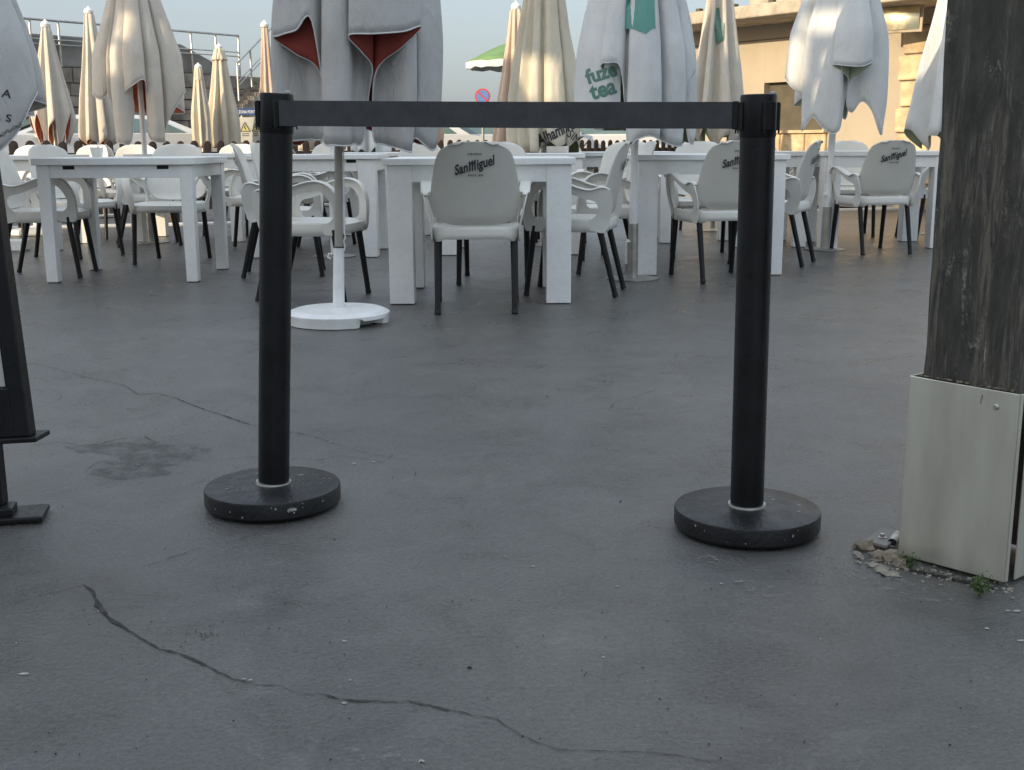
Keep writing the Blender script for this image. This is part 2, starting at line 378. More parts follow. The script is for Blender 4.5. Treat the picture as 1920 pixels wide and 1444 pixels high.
cracks = [
 ([(155, 1097), (172, 1110), (183, 1128), (193, 1150), (207, 1166), (232, 1177), (262, 1196), (300, 1219), (330, 1228), (375, 1247), (412, 1263)], [.002, .010, .013, .018, .020, .011, .008, .008, .006, .009, .006]),
 ([(412, 1263), (440, 1275), (480, 1287), (520, 1288), (560, 1301), (605, 1301), (640, 1311), (690, 1316), (752, 1318), (765, 1315), (830, 1330), (880, 1344), (930, 1352), (965, 1376), (1010, 1395), (1050, 1407), (1130, 1410), (1200, 1413), (1290, 1420), (1380, 1438)], [.005, .004, .003, .0035, .002, .004, .006, .005, .003, .012, .007, .003, .003, .003, .004, .003, .0025, .002, .003, .002]),
 ([(0, 1140), (70, 1118), (110, 1108), (155, 1097)], [.001, .0015, .002, .002]),
 ([(250, 1068), (300, 1053), (335, 1042), (380, 1028)], [.001, .0015, .004, .001]),
 ([(420, 1018), (455, 1010), (470, 1003)], [.001, .002, .001]),
 ([(60, 682), (110, 694), (170, 710), (205, 716), (230, 722), (262, 740), (300, 738), (350, 755), (385, 768), (430, 784), (470, 797), (560, 812), (620, 830), (690, 852), (760, 862)], [.002, .003, .003, .004, .003, .006, .005, .005, .005, .007, .005, .003, .003, .002, .002]),
 ([(60, 835), (110, 830), (150, 836), (190, 832), (230, 824), (270, 819), (300, 832), (330, 833), (390, 836)], [.0025, .004, .003, .004, .004, .004, .003, .004, .002]),
 ([(160, 884), (175, 872), (195, 866), (215, 872)], [.002, .004, .004, .002]),
 ([(400, 862), (440, 860), (480, 857), (600, 862), (640, 856), (680, 860), (720, 868), (740, 850), (770, 850)], [.002, .003, .003, .002, .003, .003, .002, .002, .001]),
 ([(1140, 770), (1150, 758), (1180, 748), (1210, 738), (1228, 732)], [.002, .003, .001, .003, .002]),
 ([(1180, 620), (1260, 628), (1330, 632), (1370, 640)], [.002, .003, .003, .002]),
 ([(1450, 660), (1500, 676), (1540, 682), (1558, 695)], [.002, .003, .003, .002]),
 ([(1590, 724), (1640, 730), (1688, 736)], [.002, .003, .002]),
 ([(1215, 986), (1240, 990), (1262, 992)], [.0015, .003, .001]),
 ([(770, 905), (782, 890), (778, 880)], [.001, .002, .001]),
 ([(575, 548), (620, 545), (660, 541), (690, 536)], [.002, .004, .004, .002]),
]
mb = MB()
for i, (p, wd) in enumerate(cracks):
    mb.grid(ribbon(p, wd, jit=.0035, seed=i+1, step=.016 if i == 0 else .007))
mb.build('crack', M['crack'], floor)
# worn patches where the coating has lifted
mb = MB()
def blob(pxs, z=.0016, mbx=None, n=6, seed=0):
    c = [gp(*p) for p in pxs]; out = []
    k = len(c)
    for i in range(k):
        A, B = c[i], c[(i+1) % k]
        for t in range(n):
            p = A.lerp(B, t/n); q = p+Vector((noise.noise(p*25+Vector((seed, 3, 0))), noise.noise(p*25+Vector((7, seed, 1))), 0))*.022
            out.append(Vector((q.x, q.y, z)))
    mbx.add(out, [tuple(range(len(out)))])
blob([(120, 838), (200, 832), (265, 822), (300, 834), (360, 836), (398, 842), (396, 862), (340, 868), (300, 880), (330, 888), (290, 894), (215, 900), (165, 888), (180, 868), (230, 864), (200, 852), (150, 850)], mbx=mb, seed=2)
M['worn'] = mat('worn_coating', (.042, .0425, .043), .6, var=.2, scale=30, bump=.5, bscale=160)
_n = M['worn'].node_tree; _t = _n.nodes.new('ShaderNodeTexCoord'); _z = _n.nodes.new('ShaderNodeTexNoise'); _z.inputs['Scale'].default_value = 16; _z.inputs['Detail'].default_value = 10; _z.inputs['Roughness'].default_value = .7
_n.links.new(_t.outputs['Object'], _z.inputs['Vector']); _r = _n.nodes.new('ShaderNodeMapRange'); _n.links.new(_z.outputs[0], _r.inputs[0]); _r.inputs[1].default_value = .42; _r.inputs[2].default_value = .55; _r.inputs[4].default_value = .30
_n.links.new(_r.outputs[0], _n.nodes['Principled BSDF'].inputs['Alpha'])
mb.build('worn_patch', M['worn'], floor)
# pale scuffs, patches and paint flecks
def pale_patch_mat():
    m, nt, b = newmat('pale_floor_patch'); N = nt.nodes; L = nt.links
    tc = N.new('ShaderNodeTexCoord'); nz = N.new('ShaderNodeTexNoise'); nz.inputs['Scale'].default_value = 38; nz.inputs['Detail'].default_value = 9; nz.inputs['Roughness'].default_value = .75
    L.new(tc.outputs['Object'], nz.inputs['Vector'])
    gr = N.new('ShaderNodeTexCoord')
    cr = N.new('ShaderNodeValToRGB'); L.new(nz.outputs[0], cr.inputs[0])
    cr.color_ramp.elements[0].position = .52; cr.color_ramp.elements[0].color = (0, 0, 0, 1)
    cr.color_ramp.elements[1].position = .72; cr.color_ramp.elements[1].color = (.75, .75, .75, 1)
    b.inputs['Base Color'].default_value = (.26, .25, .235, 1); b.inputs['Roughness'].default_value = .9
    L.new(cr.outputs[0], b.inputs['Alpha']); return m
M['pale_patch'] = pale_patch_mat()
mb = MB()
blob([(1300, 1042), (1330, 1040), (1375, 1055), (1372, 1066), (1335, 1064)], z=.0030, mbx=mb, seed=4)
blob([(1370, 1098), (1400, 1090), (1440, 1096), (1490, 1118), (1470, 1126), (1400, 1112)], z=.0030, mbx=mb, seed=5)
blob([(640, 1395), (760, 1405), (800, 1440), (650, 1442)], z=.0026, mbx=mb, seed=9)  # broken pale patch at the near edge of the floor
blob([(1330, 470), (1500, 478), (1480, 500), (1340, 492)], z=.0026, mbx=mb, seed=10)
blob([(1580, 1060), (1640, 1070), (1760, 1110), (1800, 1135), (1700, 1125), (1600, 1085)], z=.0026, mbx=mb, seed=11)
mb.build('pale_patch', M['pale_patch'], floor)
rnd = random.Random(5)
mb = MB(); mbw = MB()
def flake(mbx, px, py, s, h=.003, squash=1.0):
    c = gp(px, py); n = rnd.randint(4, 7); a0 = rnd.random()*6
    v = [c+Vector((math.cos(a0+2*PI*i/n)*s*(.5+rnd.random()*.7), math.sin(a0+2*PI*i/n)*s*squash*(.5+rnd.random()*.7), .0015)) for i in range(n)]
    t = [c+(p-c)*.6+Vector((0, 0, h)) for p in v]
    mbx.add(v+t, [tuple(range(n, 2*n))]+[(i, (i+1) % n, (i+1) % n+n, i+n) for i in range(n)])
for i in range(34): flake(mb, rnd.gauss(383, 13), rnd.gauss(1191, 4), rnd.uniform(.0007, .0018), .0012)
for p in [(401, 1172), (417, 1167), (458, 1191), (351, 1190), (348, 1205), (340, 1214), (402, 1232), (167, 1173), (881, 1253, 4), (1133, 716, 4), (1026, 744, 5), (1164, 941, 3), (1163, 690)]:
    flake(mb, p[0], p[1], .0015+.0008*(p[2] if len(p) > 2 else 0), .0018)
for i in range(190): flake(mb, rnd.uniform(0, 1900), rnd.uniform(620, 1440)**1.0, rnd.uniform(.0008, .002), .002)
for p in [(45, 1265, 5), (283, 548, 9), (470, 1277, 2), (457, 1275, 2), (645, 1204, 3), (657, 1277, 2), (645, 1320, 2), (790, 1429, 4), (1000, 1063, 3), (1157, 1101, 3), (1132, 1234, 2), (1907, 1147, 5), (1850, 1180, 3), (1890, 1147, 4), (1915, 1203, 5), (1352, 1096, 2), (700, 867, 5), (663, 870, 6), (620, 830, 3)]:
    flake(mbw, p[0], p[1], .002+.0012*p[2], .002, .5)
for i in range(40): flake(mbw, rnd.uniform(0, 1900), rnd.uniform(640, 1440), rnd.uniform(.001, .0022), .002)
tag(mb.build('grit', M['dirt']), 'dark grit and crumbs scattered on the grey terrace floor', 'grit', kind='stuff')
mbw.build('paint_fleck', M['chip'], floor)

# ================================================================== STANCHIONS
def stanchion(x, y, label, belt_side, lean=(0, 0), H_=.93, belt_to=None, seed=1):
    root = empty('queue_post', (x, y, 0), 0, label, 'barrier post', 'retractable belt barrier posts')
    rn = random.Random(seed)
    b = MB(); b.lathe([(.10, .004), (.148, .004), (.154, .009), (.156, .012), (.156, .043), (.1545, .047), (.151, .0485), (.10, .051), (.045, .053)], n=96)
    base = b.build('base', M['blackrub'], root, smooth=True, angle=30)
    # paint chips on the disc
    c = MB()
    def chip(ax_, ay_, s, n=7):
        rr = math.hypot(ax_, ay_); z = .0532-(rr-.045)*.002/.055 if rr < .1 else .0512-(rr-.1)*.0025/.051
        v = [Vector((ax_+math.cos(6.28*i/n)*s*(.3+rn.random()*1.0), ay_+math.sin(6.28*i/n)*s*.6*(.3+rn.random()), z+.0006)) for i in range(n)]
        c.add(v, [tuple(range(n))])
    cl = [(.06, .05), (.10, .04), (.105, -.005), (.075, .075), (-.09, -.035), (-.06, -.06), (-.05, .08), (.12, .02)] if seed == 1 else [(.07, .03), (.10, .01), (.085, -.03), (.05, .06)]
    for (qx, qy) in cl:
        for k in range(rn.randint(3, 6)): chip(qx+rn.gauss(0, .010), qy+rn.gauss(0, .008), rn.choice([.001, .0015, .002, .003, .0055]), n=9)
    for i in range(9 if seed == 1 else 7):
        a_ = -PI/2+rn.uniform(-1, 1); z = rn.uniform(.014, .042); s = rn.choice([.0008, .0012, .002])
        rr = .1566; p = Vector((math.cos(a_)*rr, math.sin(a_)*rr, z)); t = Vector((-math.sin(a_), math.cos(a_), 0))
        v = [p+t*math.cos(6.28*i_/6)*s*(.5+rn.random())+Vector((0, 0, math.sin(6.28*i_/6)*s*1.3*(.5+rn.random()))) for i_ in range(6)]
        c.add(v, [tuple(range(6))])
    if seed == 1:
        a_ = -PI/2+.42
        for k in range(5):
            aa = a_+k*.025; p = Vector((math.cos(aa)*.1568, math.sin(aa)*.1568, .030+.002*(k % 2)))
            t = Vector((-math.sin(aa), math.cos(aa), 0)); s = .0035
            v = [p+t*math.cos(6.28*i_/6)*s*(.5+rn.random())+Vector((0, 0, math.sin(6.28*i_/6)*s*(.5+rn.random()))) for i_ in range(6)]
            c.add(v, [tuple(range(6))])
    tag(c.build('paint_chip', M['chip'], base), kind='stuff')
    lx, ly = lean
    def P(z): return Vector((lx*z, ly*z, z))
    b = MB(); b.tube([P(.050), P(.057)], [.042, .040], 40); b.build('collar', M['steel'], root, smooth=True)
    b = MB(); b.tube([P(.056), P(H_-.085)], .0355, 48); b.build('post', M['black'], root, smooth=True)
    h = MB(); h.tube([P(H_-.085), P(H_-.082), P(H_-.006), P(H_-.001), P(H_)], [.0355, .0368, .0368, .036, .033], 48)
    head = h.build('belt_head', M['black'], root, smooth=True)
    s_ = MB()
    for ang in ((-68, 12, 102, 180) if seed == 1 else (20, 110, 182, 290)):
        Mx = Matrix.Translation(P(H_-.043)) @ Matrix.Rotation(R(ang), 4, 'Z') @ Matrix.Translation((.0380, 0, 0))
        s_.box(None, (.008, .028, .056), M=Mx)
        Mx = Matrix.Translation(P(H_-.043)) @ Matrix.Rotation(R(ang), 4, 'Z') @ Matrix.Translation((.0425, .011, -.004))
        s_.box(None, (.003, .005, .060), M=Mx)
        Mx = Matrix.Translation(P(H_-.043)) @ Matrix.Rotation(R(ang), 4, 'Z') @ Matrix.Translation((.0425, -.011, -.004))
        s_.box(None, (.003, .005, .060), M=Mx)
    s_.build('belt_slot', M['black'], head, bevel=.0015)
    b = MB(); b.lathe([(.005, 0), (.007, .0), (.007, .004), (.004, .006)], c=P(H_)+Vector((.026, -.012, -.001)), n=12); b.build('screw', M['steel'], head, smooth=True)
    if belt_to is not None:
        # webbing strip: gently sagging band to the other head
        A = P(H_-.043)+Vector((.014, -.0445, 0)); B = Vector(belt_to)-Vector((x, y, 0))
        n = 40; rows = []
        for s2 in (-1, 1):
            rows.append([A.lerp(B, i/n)+Vector((0, .0015*math.sin(i*.9), s2*.0265-.0012*math.sin(PI*i/n))) for i in range(n+1)])
        bb = MB(); bb.grid(rows); bb.build('belt', M['webbing'], root, solid=.0022)
        d = (B-A).normalized()
        e = MB(); e.box(B-d*.004, (.012, .010, .056), rz=math.atan2(d.y, d.x)); e.build('belt_clip', M['black'], root, bevel=.002)
    return root
Lx, Ly = gp(513, 945).xy; Rx, Ry = gp(1399, 990).xy
stanchion(Lx, Ly, 'left black belt post on a chipped round base, in front of the white parasol pole', 1,
          lean=(.055, 0), belt_to=(Rx-.051, Ry-.006, .874), seed=1)
stanchion(Rx, Ry, 'right black belt post holding the end of the belt, nearest the wooden pillar', -1, lean=(-.009, 0), seed=2, H_=.915)

# ================================================================== MENU STAND (left edge)
root = empty('menu_stand', (gp(0, 975).x-.13, gp(0, 975).y, 0), 0, 'black metal menu stand cut off by the left edge of the photo', 'menu stand')
def loc(p): return p-root.location
Yp = gp(0, 975).y
p_bot = loc(ap(62, 815, Yp)); p_top = loc(ap(-22, 200, Yp+.02))
dirn = (p_top-p_bot).normalized(); lat = Vector((1, .0, 0)); lat = (lat-dirn*lat.dot(dirn)).normalized(); nn = lat.cross(dirn).normalized()
Wd = .46; Hh = 1.05
def pan(a, b, c): return p_bot+lat*a+dirn*b+nn*c
def bar(mbx, a0, b0, a1, b1, c0, c1):
    v = [pan(a, b, c) for a in (a0, a1) for b in (b0, b1) for c in (c0, c1)]
    mbx.add(v, [(0, 1, 3, 2), (4, 6, 7, 5), (0, 4, 5, 1), (2, 3, 7, 6), (0, 2, 6, 4), (1, 5, 7, 3)])
b = MB(); bar(b, -.033, 0, 0, Hh, -.02, .02); bar(b, -Wd, 0, -Wd+.033, Hh, -.02, .02); bar(b, -Wd+.033, 0, -.033, .11, -.018, .018); bar(b, -Wd+.033, Hh-.05, -.033, Hh, -.018, .018)
b.build('frame', M['black'], root, bevel=.003)
b = MB(); bar(b, -Wd+.033, .11, -.033, Hh-.05, -.006, .004); b.build('menu_panel', M['signgrey'], root)
b = MB(); bar(b, -.041, .10, -.033, Hh-.05, -.012, .012); bar(b, -Wd+.033, .10, -.041, .112, -.012, .012); b.build('beading', M['black'], root)
b = MB(); bar(b, -Wd-.01, -.012, .018, 0, -.05, .03); b.build('ledge', M['black'], root, bevel=.003)
fx = loc(gp(3, 962)).x+.022
xl = p_bot.x-Wd+.07
for xx, ht in ((fx, p_bot.z), (xl, p_bot.z-lat.z*(Wd-.07))):
    b = MB(); b.box((xx-.012*(xx == fx), .01, .035+(ht-.045)/2), (.040, .035, ht-.045)); b.build('leg', M['black'], root, bevel=.003)
    b = MB(); b.box((xx, 0, .010), (.19, .10, .014), rz=R(12)); b.box((xx, .0, .0245), (.06, .06, .02), rz=R(12)); b.build('foot', M['black'], root, bevel=.004)

# ================================================================== WOOD PILLAR + METAL SLEEVE
A = gp(1685, 1042); B = gp(1882, 1103)
fd = (B-A).normalized(); fn = Vector((fd.y, -fd.x, 0))
if fn.y > 0: fn = -fn
Wp = (B-A).length
root = empty('wooden_pillar', A+fd*Wp/2-fn*Wp/2, math.atan2(fd.y, fd.x), 'weathered black timber pillar with a metal sleeve round its foot', 'pillar')
h = Wp/2; pw = h-.014
# timber: rough square post built from vertical strips so that its edges are uneven
b = MB(); rows = []
zs = [.30+i*.02 for i in range(0, 150)]
outline = []
nseg = 14
for sidx in range(4):
    for k in range(nseg):
        t = k/nseg*2-1
        c4 = [(-pw, -pw), (pw, -pw), (pw, pw), (-pw, pw)]
        p0, p1 = c4[sidx], c4[(sidx+1) % 4]
        s_ = (t+1)/2; outline.append((p0[0]*(1-s_)+p1[0]*s_, p0[1]*(1-s_)+p1[1]*s_))
for z in zs:
    row = []
    for (x, y) in outline:
        q = Vector((x*9, y*9, z*1.1)); d = noise.noise(q*2)*.004+noise.noise(Vector((x*60, y*60, z*2.5)))*.0025
        corner = max(0, (abs(x)+abs(y))/(2*pw)-.93)*14
        ed = corner*(.004+.006*abs(noise.noise(Vector((x*3, y*3, z*7)))))
        l = math.hypot(x, y); f = (l+d-ed)/l
        row.append(Vector((x*f, y*f, z)))
    rows.append(row)
b.grid(rows, closed=True)
b.build('timber', M['wood'], root, smooth=True, angle=50)
# sleeve: folded sheet, open on the right hand rear corner, bottom cut at a slant
zt = .372
b = MB()
def sheetbox(x0, y0, x1, y1, z0a, z0b, z1, th=.003):
    d = Vector((x1-x0, y1-y0, 0)).normalized(); n_ = Vector((d.y, -d.x, 0))*th
    v = []
    for (x, y, z0) in ((x0, y0, z0a), (x1, y1, z0b)):
        for zz in (z0, z1):
            v += [Vector((x, y, zz)), Vector((x, y, zz))+n_]
    b.add(v, [(0, 1, 3, 2), (4, 6, 7, 5), (0, 4, 5, 1), (2, 3, 7, 6), (0, 2, 6, 4), (1, 5, 7, 3)])
sheetbox(-h, -h, h, -h, .004, .012, zt)
sheetbox(-h+.001, h, -h+.001, -h, .006, .004, zt)
sheetbox(h-.001, -h, h-.001, -h+.010, .012, .012, zt)
sheetbox(h-.018, -h+.012, h-.018, -h+.04, .006, .006, zt-.01)
sheetbox(h-.004, -h+.04, h-.004, h, .006, .006, zt-.01)
sheetbox(h-.02, h, -h, h, .006, .006, zt)
b.build('metal_sleeve', M['sheet'], root, bevel=.0012)
b = MB(); b.lathe([(.0055, 0), (.0055, .002), (.0035, .004)], n=14)
for i in range(len(b.v)):
    x, y, z = b.v[i]; b.v[i] = (x+h*.62, -h-.003-z, y+zt-.030)
b.build('rivet', M['steel'], root, smooth=True)
b = MB(); b.add([(h*.36, -h-.0042, zt-.012), (h*.37, -h-.0042, zt-.012), (h*.345, -h-.0042, zt-.03), (h*.338, -h-.0042, zt-.03)], [(0, 1, 2, 3)])
b.build('scratch', M['ink'], root)
# splinter bits at the top of the sleeve
b = MB()
for i in range(26):
    x = rnd.uniform(-h+.01, h-.02); s = rnd.uniform(.001, .0035)
    b.box((x, -pw-.004, zt+.001+s*.3), (s*3, .004, s), rz=rnd.uniform(-.4, .4))
b.build('splinters', M['rock'], root)
# angle bracket with a bolt, left of the sleeve
ap_ = gp(1665, 1028)
root = empty('floor_bracket', ap_, 0, 'small bolted floor bracket with an open pipe end beside the metal sleeve', 'bracket')
b = MB(); ang = math.atan2((gp(1640, 1015)-gp(1685, 985)).y, (gp(1640, 1015)-gp(1685, 985)).x)
b.box((0.0, .03, .012), (.05, .10, .006), rz=R(-38)); b.build('plate', M['concrete'], root, bevel=.001)
b = MB(); b.lathe([(.009, .015), (.009, .017), (.005, .018), (.005, .024), (.002, .025)], c=(-.006, .022, 0), n=14); b.build('bolt', M['steel'], root, smooth=True)
b = MB(); b.tube([(.006, -.006, .014), (.028, .030, .018)], .0085, 14, cap=False); b.build('pipe_end', M['steel'], root, smooth=True, solid=.0015)
b = MB(); b.tube([(.007, -.004, .014), (.0075, -.0035, .014)], .0068, 12); b.build('pipe_hole', M['dirt'], root)
# rubble
def rock(mbx, c, s, sd):
    bm = bmesh.new(); bmesh.ops.create_icosphere(bm, subdivisions=2, radius=1)
    vs = []
    for v in bm.verts:
        p = v.co.normalized(); r = 1+.55*noise.noise(p*1.6+Vector((sd, 0, 0)))+.25*noise.noise(p*4+Vector((sd, 5, 0)))
        vs.append(Vector((p.x*s[0]*r, p.y*s[1]*r, max(-.2, p.z)*s[2]*r))+Vector(c))
    mbx.add(vs, [[v.index for v in f.verts] for f in bm.faces]); bm.free()
rub = [(1622, 1030, .022, .016, 'rock'), (1645, 1048, .020, .013, 'rock'), (1668, 1050, .022, .015, 'rock'), (1690, 1062, .018, .014, 'rock'), (1612, 1046, .010, .007, 'mortar'), (1605, 1040, .008, .006, 'mortar'),
       (1652, 1070, .016, .006, 'mortar'), (1670, 1078, .018, .005, 'mortar'), (1636, 1062, .012, .006, 'mortar')]
for i, (px, py, s, hz, mm) in enumerate(rub):
    b = MB(); rock(b, (0, 0, hz*.3), (s, s*.8, hz), i*3.1); o = b.build('stone_chunk' if mm == 'rock' else 'mortar_chunk', M[mm], smooth=True, angle=25)
    o.location = gp(px, py)
    names = ['dark crusty stone at the left end of the rubble by the pillar', 'pinkish stone under the pipe end by the pillar foot', 'rounded grey stone right of the pipe end', 'mossy stone against the corner of the metal sleeve',
             'small pale mortar lump in front of the crusty stone', 'smallest pale crumb at the far left of the rubble', 'flat pale mortar flake in front of the stones', 'widest flat mortar flake nearest the camera', 'pale mortar lump below the pinkish stone']
    tag(o, names[i], 'stone' if mm == 'rock' else 'mortar lump', 'rubble at the pillar foot')
b = MB()
for i in range(120):
    t = rnd.random(); px = 1600+t*300; py = 1052+t*58+rnd.gauss(0, 7); s = rnd.uniform(.001, .004)
    c = gp(px, py); b.box((c.x, c.y, s*.4), (s*2, s*1.6, s), rz=rnd.random()*3)
tag(b.build('mortar_crumbs', M['mortar']), 'pale mortar crumbs along the foot of the metal sleeve', 'crumbs', kind='stuff')
b = MB()
for i in range(60):
    t = rnd.random(); c = gp(1705+t*170, 1072+t*38); s = rnd.uniform(.003, .008); rock(b, (c.x, c.y+.01, 0), (s, s, s*.6), i)
tag(b.build('soil', M['dirt']), 'dark soil packed under the edge of the metal sleeve', 'soil', kind='stuff')
def weed(px, py, n, hgt, spread, label, seed):
    rn = random.Random(seed); b = MB(); st = MB()
    for i in range(n):
        a_ = rn.random()*2*PI; L_ = hgt*rn.uniform(.5, 1); d = Vector((math.cos(a_), math.sin(a_), 0))*spread*rn.random()
        top = d+Vector((0, 0, L_)); st.tube([(0, 0, 0), d*.4+Vector((0, 0, L_*.6)), top], [.0008, .0006, .0004], 5)
        for k in range(7):
            f = rn.uniform(.3, 1.05); c = top*f+Vector((rn.gauss(0, .005), rn.gauss(0, .005), rn.gauss(0, .003))); s = rn.uniform(.0025, .006)
            u = Vector((rn.gauss(0, 1), rn.gauss(0, 1), rn.gauss(0, 1))).normalized()*s; v = u.orthogonal().normalized()*s*.5
            b.add([c-u, c+v, c+u, c-v], [(0, 1, 2, 3)])
    rt = empty('weed', gp(px, py), 0, label, 'weed', 'weeds at the pillar foot')
    st.build('stem', M['leaf'], rt); b.build('leaves', M['leaf'], rt)
weed(1836, 1118, 22, .040, .038, 'bushy green weed growing under the right corner of the metal sleeve', 3)
weed(1705, 1066, 10, .030, .012, 'small green weed climbing the left corner of the metal sleeve', 4)

# ================================================================== CHAIRS
def make_chair():
    root = empty('cafe_chair')
    P_ = M['plastic']
    # seat
    rings = []
    n = 40
    def oc(t, a_, b_, e=4.5):
        c, s = math.cos(t), math.sin(t)
        return (a_*math.copysign(abs(c)**(2/e), c), b_*math.copysign(abs(s)**(2/e), s))
    prof = [(.02, .404), (.3, .405), (.6, .410), (.85, .420), (.95, .425), (.985, .421), (1.0, .410), (1.0, .388), (1.005, .352)]
    for r, z in prof:
        row = []
        for k in range(n):
            t = 2*PI*k/n; x, y = oc(t, .222*r, .236*r)
            zz = z
            if y > .12: zz -= (.02 if r < .99 else 0.0)*((y-.12)/.1)**2
            if r > 1.001 and abs(x) < .16: zz += .012     # skirt shallower between the leg sockets
            row.append(Vector((x, y+.006, zz)))
        rings.append(row)
    b = MB(); b.grid(rings, closed=True); b.add(rings[0], [tuple(range(n))])
    b.build('seat', P_, root, smooth=True, solid=-.007, angle=60)
    # backrest
    Z = [(.430, .07), (.434, .118), (.443, .155), (.460, .185), (.485, .206), (.52, .220), (.56, .225), (.60, .217), (.66, .207), (.71, .198), (.75, .188), (.778, .176), (.795, .162), (.807, .140), (.813, .115), (.815, .085)]
    rows = []
    for z, wdt in Z:
        s = (z-.37)/.445; row = []
        for j in range(17):
            t = j/8-1
            y = -.216-.090*s**1.25+.050*(t*wdt/.22)**2+.020*math.exp(-((z-.426)/.022)**2)
            row.append(Vector((t*wdt, y, z+.016*(1-abs(t)**2.2)*max(0, (z-.70)/.115))))
        rows.append(row)
    b = MB(); b.grid(rows)
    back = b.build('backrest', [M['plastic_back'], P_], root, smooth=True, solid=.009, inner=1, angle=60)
    md = back.modifiers.new('bev', 'BEVEL'); md.width = .003; md.segments = 2; md.angle_limit = R(50)
    # armrests
    outer = [(-.200, .352), (-.232, .43), (-.243, .51), (-.228, .575), (-.185, .592), (-.125, .578), (-.06, .590), (0, .612), (.07, .632), (.13, .635), (.185, .612), (.222, .56), (.238, .50), (.240, .44), (.236, .38), (.21, .355), (.1, .362), (-.02, .365), (-.12, .362)]
    inner = [(-.135, .425), (-.16, .455), (-.165, .485), (-.155, .510), (-.135, .522), (-.10, .530), (-.05, .545), (0, .565), (.06, .588), (.115, .592), (.155, .572), (.182, .53), (.195, .49), (.192, .455), (.175, .430), (.15, .418), (.08, .412), (0, .410), (-.08, .412)]
    def xs_(y, z): return .219+max(0, z-.42)*.22-max(0, y-.15)*.12
    def smooth_loop(pts, m=4):
        out = []; k = len(pts)
        for i in range(k):
            p0, p1, p2, p3 = [Vector((*pts[(i+d) % k], 0)) for d in (-1, 0, 1, 2)]
            for q in range(m):
                t = q/m; out.append(.5*((2*p1)+(-p0+p2)*t+(2*p0-5*p1+4*p2-p3)*t*t+(-p0+3*p1-3*p2+p3)*t**3))
        return out
    so_, si_ = smooth_loop(outer), smooth_loop(inner)
    for sg, nm in ((-1, 'armrest'), (1, 'armrest')):
        rows = []
        for f in (0, .12, .5, .88, 1.0):
            row = []
            for a_, c_ in zip(so_, si_):
                y = a_.x*(1-f)+c_.x*f; z = a_.y*(1-f)+c_.y*f
                bulge = .0
                row.append(Vector((sg*(xs_(y, z)+bulge), y, z)))
            rows.append(row)
        b = MB(); b.grid(rows, closed=True)
        th = .007
        # give the panel thickness by hand, so that both sides are one mesh
        vs = list(b.v); nb = len(vs); nv = len(so_)
        vs2 = [(v[0]-sg*th, v[1], v[2]) for v in vs]
        fs = list(b.f)+[tuple(i+nb for i in f[::-1]) for f in b.f]
        for j in range(nv):
            k = (j+1) % nv; fs.append((j, k, k+nb, j+nb)); o_ = 4*nv; fs.append((o_+j, o_+k, o_+k+nb, o_+j+nb))
        b = MB(); b.add(vs2, []); b = MB(); b.add(vs+vs2, fs)
        # flat arm top along the upper outline
        path = [p for p in so_[3*4:15*4]]
        rows = []
        for i, p in enumerate(path):
            t = i/(len(path)-1); wd = .050*math.sin(min(1, t*5+.15)*PI/2)*math.sin(min(1, (1-t)*3.2+.12)*PI/2)+.006
            y, z = p.x, p.y; x0 = xs_(y, z)
            # normal in y-z plane, roughly upwards/outwards
            q0, q1 = path[max(0, i-1)], path[min(len(path)-1, i+1)]; d = Vector((q1.x-q0.x, q1.y-q0.y)).normalized(); nrm = Vector((-d.y, d.x))
            ring = []
            for k in range(12):
                an = 2*PI*k/12; cx = math.copysign(abs(math.cos(an))**.6, math.cos(an)); sx_ = math.sin(an)
                ring.append(Vector((sg*(x0-.012+cx*wd/2), y+nrm.x*sx_*.006, z+nrm.y*sx_*.006)))
            rows.append(ring)
        b.grid(rows, closed=True)
        b.build(nm, P_, root, smooth=True, angle=50)
    # legs
    for (tx, ty, bx, by) in ((-.188, -.165, -.190, -.262), (.188, -.165, .190, -.262), (-.198, .185, -.205, .232), (.198, .185, .205, .232)):
        b = MB(); T = Vector((tx, ty, .385)); Bm = Vector((bx, by, .0))
        b.tube([T, T.lerp(Bm, .12), T.lerp(Bm, .94)], [.019, .0175, .0145], 14)
        lg = b.build('leg', M['legblack'], root, smooth=True)
        b = MB(); b.tube([T.lerp(Bm, .94), T.lerp(Bm, .95), Bm+Vector((0, 0, .002))], [.0150, .0165, .0160], 14); b.build('rubber_foot', M['legblack'], lg, smooth=True)
    return root, back
chair, chair_back = make_chair()
